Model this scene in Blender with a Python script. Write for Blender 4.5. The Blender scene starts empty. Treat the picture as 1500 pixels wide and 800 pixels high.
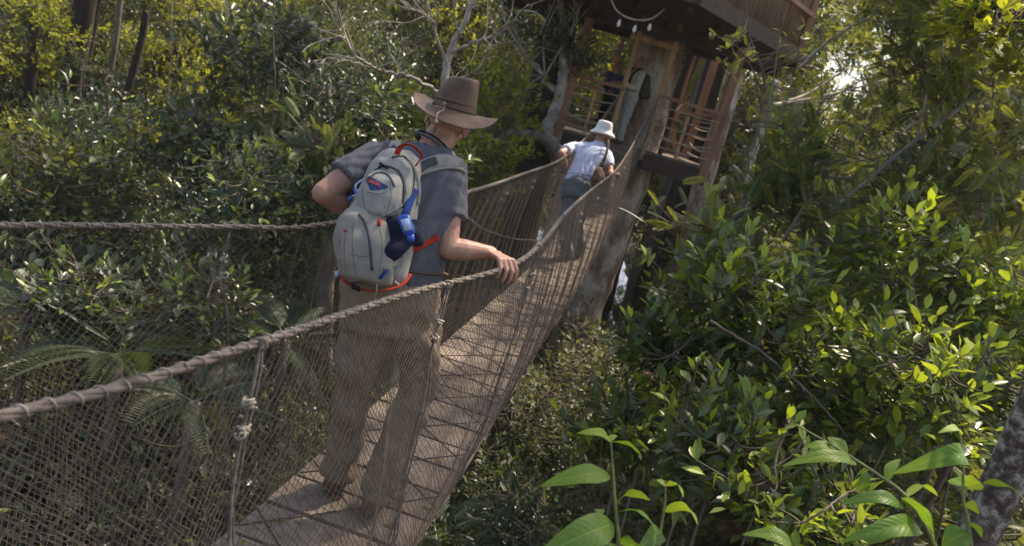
import bpy, math, random
import numpy as np
from mathutils import Vector, Matrix

scene = bpy.context.scene
PITCH, ROLL, FPX = math.radians(12.5), math.radians(15.0), 1150.0
# ------------------------------------------------------------------ camera
cam_d = bpy.data.cameras.new('camera')
cam = bpy.data.objects.new('camera', cam_d)
scene.collection.objects.link(cam)
scene.camera = cam
FW = np.array([0, math.cos(PITCH), -math.sin(PITCH)])
_r = np.array([1.0, 0, 0]); _u = np.array([0, math.sin(PITCH), math.cos(PITCH)])
IX = _r*math.cos(ROLL) + _u*math.sin(ROLL)
IY = -_r*math.sin(ROLL) + _u*math.cos(ROLL)
cam.matrix_world = Matrix(((IX[0], IY[0], -FW[0], 0), (IX[1], IY[1], -FW[1], 0), (IX[2], IY[2], -FW[2], 0), (0, 0, 0, 1)))
cam_d.sensor_width = 36; cam_d.lens = 36*FPX/1500
cam_d.clip_start = 0.05; cam_d.clip_end = 2000
cam_d.dof.use_dof = True; cam_d.dof.focus_distance = 3.1; cam_d.dof.aperture_fstop = 4.0
# ------------------------------------------------------------------ light
SUN_EL, SUN_AZ = math.radians(56), math.radians(38)      # azimuth measured from +Y towards +X
world = bpy.data.worlds.new('World'); scene.world = world; world.use_nodes = True
nt = world.node_tree; bg = nt.nodes['Background']
sky = nt.nodes.new('ShaderNodeTexSky'); sky.sky_type = 'NISHITA'; sky.sun_disc = False
sky.sun_elevation = SUN_EL; sky.sun_rotation = SUN_AZ; sky.dust_density = 2.5; sky.air_density = 1.0
nt.links.new(sky.outputs[0], bg.inputs[0]); bg.inputs[1].default_value = 0.15
sun_d = bpy.data.lights.new('sun', 'SUN'); sun = bpy.data.objects.new('sun', sun_d); scene.collection.objects.link(sun)
sun_d.energy = 4.6; sun_d.angle = math.radians(1.5); sun_d.color = (1.0, .92, .79)
sdir = Vector((math.sin(SUN_AZ)*math.cos(SUN_EL), math.cos(SUN_AZ)*math.cos(SUN_EL), math.sin(SUN_EL)))
sun.rotation_euler = sdir.to_track_quat('Z', 'Y').to_euler(); sun.location = sdir*60
vs = scene.view_settings
vs.view_transform = 'Standard'; vs.look = 'None'; vs.gamma = 1; vs.exposure = 1.12; vs.use_curve_mapping = False
vs.use_white_balance = True; vs.white_balance_temperature = 7250; vs.white_balance_tint = 14
scene.cycles.use_denoising = True
scene.cycles.max_bounces = 6; scene.cycles.diffuse_bounces = 3; scene.cycles.glossy_bounces = 2
scene.cycles.transmission_bounces = 3; scene.cycles.transparent_max_bounces = 6
scene.cycles.caustics_reflective = False; scene.cycles.caustics_refractive = False

# ------------------------------------------------------------------ helpers
GZ = -7.2
def W(px, py, d): return d*((px-750)/FPX*IX + (400-py)/FPX*IY + FW)
def WY(px, py, Y):
    v = W(px, py, 1.0); return v*Y/v[1]
def WZ(px, py, Z):
    v = W(px, py, 1.0); return v*Z/v[2]
def pix(P):
    P = np.atleast_2d(P); d = P@FW
    return 750+FPX*(P@IX)/d, 400-FPX*(P@IY)/d, d
A = lambda *a: np.array(a, dtype=float)
def unit(v):
    v = np.asarray(v, float); n = np.linalg.norm(v, axis=-1, keepdims=True); return v/np.maximum(n, 1e-9)

class MB:
    """collects vertices and tri/quad faces"""
    def __init__(s): s.v = []; s.t = []; s.q = []; s.n = 0; s.att = []; s.mi_t = []; s.mi_q = []
    def add(s, v, faces, tint=0.5, mi=0):
        v = np.asarray(v, float).reshape(-1, 3); faces = [np.asarray(f, np.int64) for f in (faces if isinstance(faces, list) else [faces])]
        for f in faces:
            if len(f) == 0: continue
            if f.shape[1] == 3: s.t.append(f+s.n); s.mi_t.append(np.full(len(f), mi))
            else: s.q.append(f+s.n); s.mi_q.append(np.full(len(f), mi))
        s.v.append(v); s.att.append(np.broadcast_to(np.asarray(tint, float), (len(v),)).copy()); s.n += len(v)
    def mesh(s, name, mats, smooth=True):
        V = np.concatenate(s.v); T = np.concatenate(s.t) if s.t else np.zeros((0, 3), int); Q = np.concatenate(s.q) if s.q else np.zeros((0, 4), int)
        me = bpy.data.meshes.new(name); me.vertices.add(len(V)); me.vertices.foreach_set('co', V.astype(np.float32).ravel())
        me.loops.add(T.size+Q.size); me.loops.foreach_set('vertex_index', np.concatenate([T.ravel(), Q.ravel()]).astype(np.int32))
        me.polygons.add(len(T)+len(Q))
        me.polygons.foreach_set('loop_start', np.concatenate([np.arange(len(T))*3, T.size+np.arange(len(Q))*4]).astype(np.int32))
        me.polygons.foreach_set('material_index', np.concatenate(s.mi_t+s.mi_q).astype(np.int32))
        me.polygons.foreach_set('use_smooth', np.full(len(T)+len(Q), smooth))
        at = me.attributes.new('tint', 'FLOAT', 'POINT'); at.data.foreach_set('value', np.concatenate(s.att).astype(np.float32))
        for m in (mats if isinstance(mats, (list, tuple)) else [mats]): me.materials.append(m)
        me.update(calc_edges=True)
        return me
    def build(s, name, mats, parent=None, smooth=True, link=True):
        o = bpy.data.objects.new(name, s.mesh(name, mats, smooth))
        if link: scene.collection.objects.link(o)
        if parent: o.parent = parent
        return o

def frames(pts):
    pts = np.asarray(pts, float); t = np.gradient(pts, axis=0); t = unit(t)
    n = np.zeros_like(pts); ref = A(0, 0, 1) if abs(t[0][2]) < .9 else A(1, 0, 0)
    x = unit(np.cross(t[0], ref))
    for i in range(len(pts)):
        x = unit(x - t[i]*(x@t[i])); n[i] = x
    return t, n, np.cross(t, n)
def spline(pts, n=12):
    """Catmull-Rom through rows (any number of columns)"""
    p = np.asarray(pts, float); p = np.vstack([2*p[0]-p[1], p, 2*p[-1]-p[-2]]); out = []
    for i in range(1, len(p)-2):
        for t in np.linspace(0, 1, n, endpoint=False):
            out.append(.5*((2*p[i])+(-p[i-1]+p[i+1])*t+(2*p[i-1]-5*p[i]+4*p[i+1]-p[i+2])*t*t+(-p[i-1]+3*p[i]-3*p[i+1]+p[i+2])*t**3))
    out.append(p[-2]); return np.array(out)
def tube(mb, pts, rad, k=8, cap=True, tint=.5, mi=0, flat=1.0, up=None):
    pts = np.asarray(pts, float); m = len(pts); rad = np.broadcast_to(np.asarray(rad, float), (m,))
    t, n, b = frames(pts)
    if up is not None:
        n = unit(np.cross(t, up)); b = np.cross(n, t)*1.0
    a = np.arange(k)*2*math.pi/k
    V = pts[:, None]+rad[:, None, None]*(np.cos(a)[None, :, None]*n[:, None]+flat*np.sin(a)[None, :, None]*b[:, None])
    i = np.arange(m-1)[:, None]*k; j = np.arange(k)[None]; j2 = (j+1) % k
    q = np.stack([i+j, i+j2, i+k+j2, i+k+j], -1).reshape(-1, 4); V = V.reshape(-1, 3)
    f = [q]
    if cap:
        V = np.vstack([V, pts[0], pts[-1]]); c0, c1 = m*k, m*k+1; j = np.arange(k); j2 = (j+1) % k
        f.append(np.vstack([np.stack([j2, j, np.full(k, c0)], -1), np.stack([(m-1)*k+j, (m-1)*k+j2, np.full(k, c1)], -1)]))
    mb.add(V, f, tint, mi)
def box(mb, c, ax, ay, az, tint=.5, mi=0):
    """centre and three half-axis vectors"""
    c, ax, ay, az = map(lambda q: np.asarray(q, float), (c, ax, ay, az))
    V = [c+sx*ax+sy*ay+sz*az for sx in (-1, 1) for sy in (-1, 1) for sz in (-1, 1)]
    mb.add(V, A(0, 1, 3, 2, 4, 6, 7, 5, 0, 4, 5, 1, 2, 3, 7, 6, 0, 2, 6, 4, 1, 5, 7, 3).reshape(-1, 4).astype(int), tint, mi)
def beam(mb, p, q, w, h, up=(0, 0, 1), tint=.5, mi=0):
    p, q = np.asarray(p, float), np.asarray(q, float); t = unit(q-p); s = np.cross(t, up)
    s = unit(s) if np.linalg.norm(s) > 1e-3 else A(1, 0, 0)
    n = np.cross(s, t); box(mb, (p+q)/2, (q-p)/2, s*w/2, n*h/2, tint, mi)
def ring_loft(mb, C, AX, AY, k=28, power=2.0, tint=.5, mi=0):
    """super-elliptic rings: centre, half axis vectors, per ring; closed both ends"""
    C, AX, AY = map(np.asarray, (C, AX, AY)); m = len(C); a = np.arange(k)*2*math.pi/k
    ca = np.sign(np.cos(a))*np.abs(np.cos(a))**(2/power); sa = np.sign(np.sin(a))*np.abs(np.sin(a))**(2/power)
    V = (C[:, None]+ca[None, :, None]*AX[:, None]+sa[None, :, None]*AY[:, None]).reshape(-1, 3)
    i = np.arange(m-1)[:, None]*k; j = np.arange(k)[None]; j2 = (j+1) % k
    q = np.stack([i+j, i+j2, i+k+j2, i+k+j], -1).reshape(-1, 4)
    V = np.vstack([V, C[0], C[-1]]); j = np.arange(k); j2 = (j+1) % k
    tr = np.vstack([np.stack([j2, j, np.full(k, m*k)], -1), np.stack([(m-1)*k+j, (m-1)*k+j2, np.full(k, m*k+1)], -1)])
    mb.add(V, [q, tr], tint, mi)
def ellipsoid(mb, c, rx, ry, rz, k=20, tint=.5, mi=0):
    th = np.linspace(0.02, math.pi-.02, k//2+1)
    C = np.asarray(c)+np.cos(th)[:, None]*np.asarray(rz)[None]
    ring_loft(mb, C, np.sin(th)[:, None]*np.asarray(rx)[None], np.sin(th)[:, None]*np.asarray(ry)[None], k, 2, tint, mi)
def capsule(mb, p, q, r0, r1, k=14):
    p, q = np.asarray(p, float), np.asarray(q, float); t = unit(q-p)
    a = np.linspace(-math.pi/2, 0, 5)
    pts = [p+t*r0*math.sin(x) for x in a]+[q+t*r1*math.sin(x) for x in np.linspace(0, math.pi/2, 5)]
    rr = [max(r0*math.cos(x), 1e-4) for x in a]+[max(r1*math.cos(x), 1e-4) for x in np.linspace(0, math.pi/2, 5)]
    tube(mb, pts, rr, k)
def limb(mb, pts, radii, k=14):
    for i in range(len(pts)-1): capsule(mb, pts[i], pts[i+1], radii[i], radii[i+1], k)
def fuse(mb, name, m, parent=None, voxel=.01, smooth=6, fn=None, factor=.6):
    """union of everything in mb as ONE continuous surface"""
    me = mb.mesh('tmp', m); o = bpy.data.objects.new('tmp', me); scene.collection.objects.link(o)
    r = o.modifiers.new('r', 'REMESH'); r.mode = 'VOXEL'; r.voxel_size = voxel; r.use_smooth_shade = True
    if smooth:
        s = o.modifiers.new('s', 'SMOOTH'); s.iterations = smooth; s.factor = factor
    dg = bpy.context.evaluated_depsgraph_get(); new = bpy.data.meshes.new_from_object(o.evaluated_get(dg))
    bpy.data.objects.remove(o); bpy.data.meshes.remove(me)
    new.name = name; new.materials.clear(); new.materials.append(m)
    n = len(new.vertices); co = np.empty(n*3, np.float32); new.vertices.foreach_get('co', co); co = co.reshape(-1, 3).astype(float)
    if fn is not None:
        no = np.empty(n*3, np.float32); new.vertices.foreach_get('normal', no); no = no.reshape(-1, 3)
        co = fn(co, no); new.vertices.foreach_set('co', co.astype(np.float32).ravel()); new.update()
    out = bpy.data.objects.new(name, new); scene.collection.objects.link(out)
    if parent: out.parent = parent
    return out
def tag(o, label=None, cat=None, group=None, kind=None):
    if label: o['label'] = label
    if cat: o['category'] = cat
    if group: o['group'] = group
    if kind: o['kind'] = kind
    return o
def empty(name, label, cat, loc=(0, 0, 0), group=None, kind=None):
    """an Empty at the thing's base; parts are built in world space and parented with the inverse"""
    o = bpy.data.objects.new(name, None); scene.collection.objects.link(o); o.location = [float(c) for c in loc]; o.empty_display_size = .2
    return tag(o, label, cat, group, kind)
def adopt(root):
    """children of root were built in world space: keep them there"""
    M = Matrix.Translation(root.location).inverted()
    for c in root.children: c.matrix_parent_inverse = M
    return root

# ------------------------------------------------------------------ materials
def nodes(name):
    m = bpy.data.materials.new(name); m.use_nodes = True; n = m.node_tree; return m, n, n.nodes['Principled BSDF']
def L(n, a, b): n.links.new(a, b)
def mat(name, c1, c2=None, rough=.7, scale=8, bump=0.0, bscale=None, stretch=(1, 1, 1), metal=0, c3=None, detail=6, sheen=0, spec=.4, lo=.35, hi=.65):
    m, n, b = nodes(name); b.inputs['Roughness'].default_value = rough; b.inputs['Metallic'].default_value = metal; b.inputs['Specular IOR Level'].default_value = spec
    c2 = c2 or tuple(x*.7 for x in c1)
    tc = n.nodes.new('ShaderNodeTexCoord'); mp = n.nodes.new('ShaderNodeMapping'); mp.inputs['Scale'].default_value = stretch; L(n, tc.outputs['Object'], mp.inputs[0])
    nz = n.nodes.new('ShaderNodeTexNoise'); nz.inputs['Scale'].default_value = scale; nz.inputs['Detail'].default_value = detail; nz.inputs['Roughness'].default_value = .65; L(n, mp.outputs[0], nz.inputs[0])
    cr = n.nodes.new('ShaderNodeValToRGB'); cr.color_ramp.elements[0].position = lo; cr.color_ramp.elements[1].position = hi
    cr.color_ramp.elements[0].color = (*c2, 1); cr.color_ramp.elements[1].color = (*c1, 1)
    if c3: e = cr.color_ramp.elements.new((lo+hi)/2); e.color = (*c3, 1)
    L(n, nz.outputs['Fac'], cr.inputs[0]); L(n, cr.outputs[0], b.inputs['Base Color'])
    if bump:
        n2 = n.nodes.new('ShaderNodeTexNoise'); n2.inputs['Scale'].default_value = bscale or scale*3; n2.inputs['Detail'].default_value = 5; L(n, mp.outputs[0], n2.inputs[0])
        bp = n.nodes.new('ShaderNodeBump'); bp.inputs['Strength'].default_value = 1; bp.inputs['Distance'].default_value = bump; L(n, n2.outputs['Fac'], bp.inputs['Height']); L(n, bp.outputs[0], b.inputs['Normal'])
    return m
def leaf_mat(name, dark, mid, light, trans=.35, rough=.38, veins=False, ty=(1.25, 1.15, .45, 1)):
    m, n, b = nodes(name)
    at = n.nodes.new('ShaderNodeAttribute'); at.attribute_name = 'tint'
    oi = n.nodes.new('ShaderNodeObjectInfo'); ad = n.nodes.new('ShaderNodeMath'); ad.operation = 'MULTIPLY_ADD'; ad.inputs[1].default_value = .22
    L(n, oi.outputs['Random'], ad.inputs[0]); L(n, at.outputs['Fac'], ad.inputs[2])
    sb = n.nodes.new('ShaderNodeMath'); sb.operation = 'SUBTRACT'; sb.inputs[1].default_value = .11; L(n, ad.outputs[0], sb.inputs[0])
    cr = n.nodes.new('ShaderNodeValToRGB'); e = cr.color_ramp.elements; e[0].position = .1; e[0].color = (*dark, 1); e[1].position = 1.0; e[1].color = (*light, 1)
    k = e.new(.6); k.color = (*mid, 1); L(n, sb.outputs[0], cr.inputs[0])
    col = cr.outputs[0]
    if veins:
        uv = n.nodes.new('ShaderNodeUVMap'); uv.uv_map = 'leaf'; sp = n.nodes.new('ShaderNodeSeparateXYZ'); L(n, uv.outputs[0], sp.inputs[0])
        ab = n.nodes.new('ShaderNodeMath'); ab.operation = 'ABSOLUTE'; L(n, sp.outputs[0], ab.inputs[0])
        # side veins run forward and out: v - |u|*0.35
        ma = n.nodes.new('ShaderNodeMath'); ma.operation = 'MULTIPLY_ADD'; ma.inputs[1].default_value = -.16; L(n, ab.outputs[0], ma.inputs[0]); L(n, sp.outputs[1], ma.inputs[2])
        mu = n.nodes.new('ShaderNodeMath'); mu.operation = 'MULTIPLY'; mu.inputs[1].default_value = 75; L(n, ma.outputs[0], mu.inputs[0])
        sn = n.nodes.new('ShaderNodeMath'); sn.operation = 'SINE'; L(n, mu.outputs[0], sn.inputs[0])
        pw = n.nodes.new('ShaderNodeMath'); pw.operation = 'GREATER_THAN'; pw.inputs[1].default_value = .93; L(n, sn.outputs[0], pw.inputs[0])
        md = n.nodes.new('ShaderNodeMath'); md.operation = 'LESS_THAN'; md.inputs[1].default_value = .045; L(n, ab.outputs[0], md.inputs[0])
        mx = n.nodes.new('ShaderNodeMath'); mx.operation = 'MULTIPLY_ADD'; mx.inputs[1].default_value = .05; L(n, pw.outputs[0], mx.inputs[0])
        m2 = n.nodes.new('ShaderNodeMath'); m2.operation = 'MULTIPLY'; m2.inputs[1].default_value = .35; L(n, md.outputs[0], m2.inputs[0]); L(n, m2.outputs[0], mx.inputs[2])
        mc = n.nodes.new('ShaderNodeMixRGB'); mc.inputs[2].default_value = (light[0]*1.3, light[1]*1.25, light[2]*1.6, 1); L(n, mx.outputs[0], mc.inputs[0]); L(n, col, mc.inputs[1]); col = mc.outputs[0]
        bp = n.nodes.new('ShaderNodeBump'); bp.inputs['Distance'].default_value = .00025; bp.invert = True; L(n, sn.outputs[0], bp.inputs['Height']); L(n, bp.outputs[0], b.inputs['Normal'])
        nz = n.nodes.new('ShaderNodeTexNoise'); nz.inputs['Scale'].default_value = 40; hs = n.nodes.new('ShaderNodeHueSaturation'); rm = n.nodes.new('ShaderNodeMapRange')
        rm.inputs['To Min'].default_value = .7; rm.inputs['To Max'].default_value = 1.25; L(n, nz.outputs['Fac'], rm.inputs[0]); L(n, rm.outputs[0], hs.inputs['Value']); L(n, col, hs.inputs['Color']); col = hs.outputs[0]
        n3 = n.nodes.new('ShaderNodeTexNoise'); n3.inputs['Scale'].default_value = 26; n3.inputs['Detail'].default_value = 4; r3 = n.nodes.new('ShaderNodeValToRGB'); r3.color_ramp.elements[0].position = .66; r3.color_ramp.elements[1].position = .70
        L(n, n3.outputs['Fac'], r3.inputs[0]); m3 = n.nodes.new('ShaderNodeMixRGB'); m3.inputs[2].default_value = (.16, .10, .03, 1); L(n, r3.outputs[0], m3.inputs[0]); L(n, col, m3.inputs[1]); col = m3.outputs[0]
    L(n, col, b.inputs['Base Color']); b.inputs['Roughness'].default_value = rough; b.inputs['Specular IOR Level'].default_value = .5
    tr = n.nodes.new('ShaderNodeBsdfTranslucent'); g = n.nodes.new('ShaderNodeGamma'); g.inputs[1].default_value = .8; L(n, col, g.inputs[0])
    mul = n.nodes.new('ShaderNodeMixRGB'); mul.blend_type = 'MULTIPLY'; mul.inputs[0].default_value = 1; mul.inputs[2].default_value = ty; L(n, g.outputs[0], mul.inputs[1]); L(n, mul.outputs[0], tr.inputs[0])
    ms = n.nodes.new('ShaderNodeMixShader'); ms.inputs[0].default_value = trans; L(n, b.outputs[0], ms.inputs[1]); L(n, tr.outputs[0], ms.inputs[2])
    L(n, ms.outputs[0], n.nodes['Material Output'].inputs[0]); return m

M = {}
M['leaf'] = leaf_mat('leaf_green', (.026, .038, .025), (.056, .082, .044), (.22, .31, .05), rough=.34, trans=.28, ty=(1.05, 1.1, .55, 1))
M['leaf_gloss'] = leaf_mat('leaf_gloss', (.030, .044, .020), (.075, .115, .035), (.27, .36, .035), rough=.32, trans=.36, ty=(1.2, 1.15, .45, 1))
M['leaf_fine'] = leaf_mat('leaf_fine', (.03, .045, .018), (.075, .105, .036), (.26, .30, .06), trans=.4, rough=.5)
M['leaf_warm'] = leaf_mat('leaf_warm', (.06, .08, .014), (.14, .18, .022), (.34, .38, .035), trans=.6, rough=.5)  # on the far foliage this yellow puts the sunlit glow into the colour
M['leaf_big'] = leaf_mat('leaf_big', (.06, .13, .02), (.12, .25, .03), (.34, .46, .04), trans=.42, rough=.46, veins=True)
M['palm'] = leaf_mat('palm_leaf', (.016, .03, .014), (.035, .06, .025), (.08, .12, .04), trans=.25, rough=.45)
M['bark'] = mat('bark', (.20, .165, .13), (.07, .05, .038), .9, 5, .02, 14, (1, 1, .35))
M['bark_pale'] = mat('pale_bark', (.42, .38, .32), (.16, .13, .10), .9, 7, .008, 20, (1, 1, .6))
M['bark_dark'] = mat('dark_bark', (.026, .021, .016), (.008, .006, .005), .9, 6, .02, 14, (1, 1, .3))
M['bark_patch'] = mat('mottled_bark', (.62, .54, .46), (.20, .13, .10), .9, 2.6, .02, 9, (1, 1, .55), c3=(.40, .29, .22), lo=.40, hi=.60)
M['lichen'] = mat('lichen_bark', (.30, .29, .22), (.06, .04, .03), .95, 22, .01, 60, c3=(.13, .10, .08), lo=.42, hi=.60)
M['twig'] = mat('twig', (.16, .13, .09), (.07, .055, .035), .9, 10)
M['soil'] = mat('leaf_litter', (.07, .05, .032), (.022, .017, .012), .95, 3, .05, 6)
# ------------------------------------------------------------------ foliage generators
def tmpl_simple(w=.42, fold=.10, droop=.12):
    v = A(0, 0, 0, 0, .5, -fold*.5, 0, 1, -droop, -w/2*.8, .28, fold*.4, -w/2, .6, fold*.3, w/2*.8, .28, fold*.4, w/2, .6, fold*.3).reshape(-1, 3)
    t = A(0, 1, 3, 0, 5, 1, 1, 2, 4, 1, 6, 2).reshape(-1, 3).astype(int); q = A(1, 4, 3, 3, 1, 5, 6, 6).reshape(-1, 4).astype(int)
    return v, [np.vstack([t, [[1, 4, 3], [1, 5, 6]]])]
def tmpl_diamond(w=.45, fold=.08):
    v = A(0, 0, 0, -w/2, .5, fold, 0, 1, -.08, w/2, .5, fold).reshape(-1, 3)
    return v, [A(0, 2, 1, 0, 3, 2).reshape(-1, 3).astype(int)]
def tmpl_compound(pairs=11, ll=.30, lw=.075, droop=.25, taper=True, start=.12, ang=.9):
    V, F = [], []
    def pt(s): return A(0, s, -droop*s*s)
    for i in range(4):
        a, b = pt(i/4), pt((i+1)/4); n = len(V); V += [a-A(.008, 0, 0), a+A(.008, 0, 0), b+A(.006, 0, 0), b-A(.006, 0, 0)]; F += [(n, n+1, n+2), (n, n+2, n+3)]
    for i in range(pairs):
        s = start+(1-start)*(i+.5)/pairs; p = pt(s); l = ll*(math.sin(math.pi*(.12+.8*s))**.6 if taper else 1)
        for sg in (-1, 1):
            d = unit(A(sg*math.sin(ang), math.cos(ang), -.12)); e = unit(A(math.cos(ang), -sg*math.sin(ang), 0)); n = len(V)
            V += [p, p+d*l*.5+e*lw/2*1.0+A(0, 0, .01), p+d*l+A(0, 0, -.06*l), p+d*l*.5-e*lw/2]; F += [(n, n+1, n+2), (n, n+2, n+3)]
    return np.array(V), [np.array(F)]
TM = {'simple': tmpl_simple(), 'long': tmpl_simple(.30, .08, .2), 'round': tmpl_simple(.62, .1, .08), 'diamond': tmpl_diamond(),
      'feather': tmpl_compound(13, .26, .06, .18), 'pinnate': tmpl_compound(7, .34, .13, .3), 'palm': tmpl_compound(22, .42, .035, .55, True, .2, .75)}
def put_leaves(mb, kind, org, d, nrm, size, tint, mi=0):
    V, F = TM[kind]; org = np.atleast_2d(org); N = len(org); d = unit(d); x = unit(np.cross(d, nrm)); z = np.cross(x, d)
    B = np.stack([x, d, z], 1)                       # rows
    P = org[:, None]+np.asarray(size).reshape(-1, 1, 1)*np.einsum('vk,nkc->nvc', V, B)
    nv = len(V); mb.add(P.reshape(-1, 3), [(f[None]+(np.arange(N)*nv)[:, None, None]).reshape(-1, f.shape[1]) for f in F], np.repeat(np.broadcast_to(tint, (N,)), nv), mi)
def tip_leaves(mb, rng, kind, tips, dirs, size, k=6, back=.12, young=.3, upb=.5, spread=.9, mi=0, base_t=.35, along=1.0):
    """a rosette at each twig tip plus leaves back along the twig"""
    n = len(tips); K = k
    rep = np.repeat(np.arange(n), K); T, D = tips[rep], unit(dirs)[rep]
    r = unit(rng.normal(size=(n*K, 3))); side = unit(r-D*(r*D).sum(1, keepdims=True)); frac = np.tile(np.linspace(0, 1, K), n)+rng.normal(0, .05, n*K)
    frac = np.clip(frac, 0, 1)[:, None]
    o = T-D*frac*back*along
    d = unit(D*(spread*.9-frac*.3)+side*(.45+.65*frac)+A(0, 0, upb*.35)*(1-frac)-A(0, 0, .25)*frac)
    nr = unit(A(0, 0, 1.0)+rng.normal(0, .38, (n*K, 3))+D*.2)
    yv = (rng.random(n) < young).astype(float)[rep]
    tint = base_t+rng.normal(0, .13, n*K)+yv*(1-frac[:, 0])**.8*rng.uniform(.3, .65, n*K)
    s = size*(.6+.5*rng.random(n*K))*(.75+.35*np.sin(frac[:, 0]*3.1))
    put_leaves(mb, kind, o, d, nr, s, np.clip(tint, 0.02, .98), mi)
def blob_tips(rng, c, r, n, shell=.55):
    u = unit(rng.normal(size=(n, 3))); rad = shell+(1-shell)*rng.random(n)**.7; rad *= (1+.22*np.sin(u[:, 0]*5+u[:, 2]*4+c[0])+.15*rng.normal(size=n))
    tips = np.asarray(c)+u*rad[:, None]*np.asarray(r); d = unit(u*.8/np.asarray(r)*min(r)+A(0, 0, .5)+rng.normal(0, .25, (n, 3))); return tips, d
def twigs(mb, rng, tips, dirs, anchors, r0=.006, sag=.1, mi=1, maxn=400):
    idx = np.arange(len(tips)); 
    if len(idx) > maxn: idx = rng.choice(idx, maxn, replace=False)
    for i in idx:
        dd = np.linalg.norm(anchors-tips[i], axis=1); a = anchors[np.argmin(dd+rng.random(len(dd))*.15)]; t = tips[i]
        L_ = np.linalg.norm(t-a); m = (a+t)/2-dirs[i]*L_*.12+rng.normal(0, .04*L_, 3)
        tube(mb, spline([a, m, t], 3), np.linspace(r0*1.6, r0*.5, 7), 4, False, .5, mi)
def make_tree(name, label, cat, base, trunk, trad, blobs, kind='simple', size=.11, k=6, leafm='leaf', bark='bark', seed=1, group=None,
              limbs=4, young=.3, base_t=.35, twr=.006, upb=.5, link=True, tk=9):
    """base = where it stands; trunk, blobs in world metres. > trunk (limbs in it), crown (leaves and twigs)"""
    rng = np.random.default_rng(seed); base = np.asarray(base, float)
    root = empty(name, label, cat, base, group)
    mt, ml = MB(), MB(); tr = spline(trunk, 6)-base; rr = np.interp(np.linspace(0, 1, len(tr)), np.linspace(0, 1, len(trad)), trad)
    j = rng.normal(0, 1, tr.shape)*rr[:, None]*(.10 if rr.max() < .3 else .025); tube(mt, tr+j, rr, tk)
    for (c, r, n) in blobs:
        c = np.asarray(c, float)-base; r = np.asarray(r, float)*np.ones(3)
        dd = np.linalg.norm(tr-c+A(0, 0, max(r)*.5), axis=1); ia = int(np.argmin(dd)); a = tr[ia]; ra = min(rr[ia]*.7, max(r)*.05+.008)
        anc = []
        for q in range(limbs):
            e = c+unit(rng.normal(size=3)+A(0, 0, .4))*r*.55; m = (a*.5+e*.5)+rng.normal(0, .12, 3)*max(r)-A(0, 0, .1)*max(r)
            p = spline([a, m, e], 6); tube(mt, p, np.linspace(ra, ra*.25+.002, len(p)), 6); anc.append(p[4:])
        anc = np.vstack(anc); tips, d = blob_tips(rng, c, r, n)
        twigs(ml, rng, tips, d, anc, twr)
        tip_leaves(ml, rng, kind, tips, d, size, k, size*2.2, young, upb, base_t=base_t)
    mt.build('trunk', M[bark], root); ml.build('crown', [M[leafm], M['twig']], root)
    return root
def copy_tree(o, loc, rz=0, s=1.0, label=None, group=None):
    c = o.copy(); scene.collection.objects.link(c); c.location = [float(q) for q in loc]; c.rotation_euler = (0, 0, rz); c.scale = (s, s, s)
    if label: c['label'] = label
    if group: c['group'] = group
    for ch in o.children:
        d = ch.copy(); scene.collection.objects.link(d); d.parent = c
        for g in ch.children:
            e = g.copy(); scene.collection.objects.link(e); e.parent = d
    return c

# ------------------------------------------------------------------ setting: river, banks, forest mass
def ground_z(x, y):
    x = np.asarray(x, float); y = np.asarray(y, float)
    river = np.exp(-((x+.6-.10*y)/3.4)**2)*(1/(1+np.exp(-(y+2)/3)))      # channel runs away under the bridge
    z = GZ+.55+.45*np.sin(x*.31+1)*np.cos(y*.23)+.25*np.sin(x*.9)*np.sin(y*.7+2)-1.7*river
    z += 1.6*(1/(1+np.exp(-(x-7)/2.0)))+1.4*(1/(1+np.exp((x+9)/2.0)))
    z += 2.5*np.clip((np.hypot(x, y)-45)/60, 0, 1.5)
    return z
g = np.concatenate([-np.geomspace(900, 41, 14), np.linspace(-40, 40, 120), np.geomspace(41, 900, 14)])
X, Y = np.meshgrid(g, g); nG = len(g); V = np.stack([X, Y, ground_z(X, Y)], -1).reshape(-1, 3)
i, j = np.meshgrid(np.arange(nG-1), np.arange(nG-1), indexing='ij'); q = (i*nG+j).ravel()
mb = MB(); mb.add(V, np.stack([q, q+1, q+nG+1, q+nG], -1)); tag(mb.build('ground', M['soil']), kind='structure')
mw, n_, b_ = nodes('river_water'); b_.inputs['Base Color'].default_value = (.035, .035, .022, 1); b_.inputs['Roughness'].default_value = .04; b_.inputs['Specular IOR Level'].default_value = .9
nz = n_.nodes.new('ShaderNodeTexNoise'); nz.inputs['Scale'].default_value = 1.7; nz.inputs['Detail'].default_value = 3; bp = n_.nodes.new('ShaderNodeBump'); bp.inputs['Distance'].default_value = .03; L(n_, nz.outputs[0], bp.inputs['Height']); L(n_, bp.outputs[0], b_.inputs['Normal'])
mb = MB(); mb.add(A(-70, -30, GZ, 70, -30, GZ, 70, 90, GZ, -70, 90, GZ).reshape(-1, 3), np.array([[0, 1, 2, 3]])); tag(mb.build('water', mw, smooth=False), kind='structure')

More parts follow.
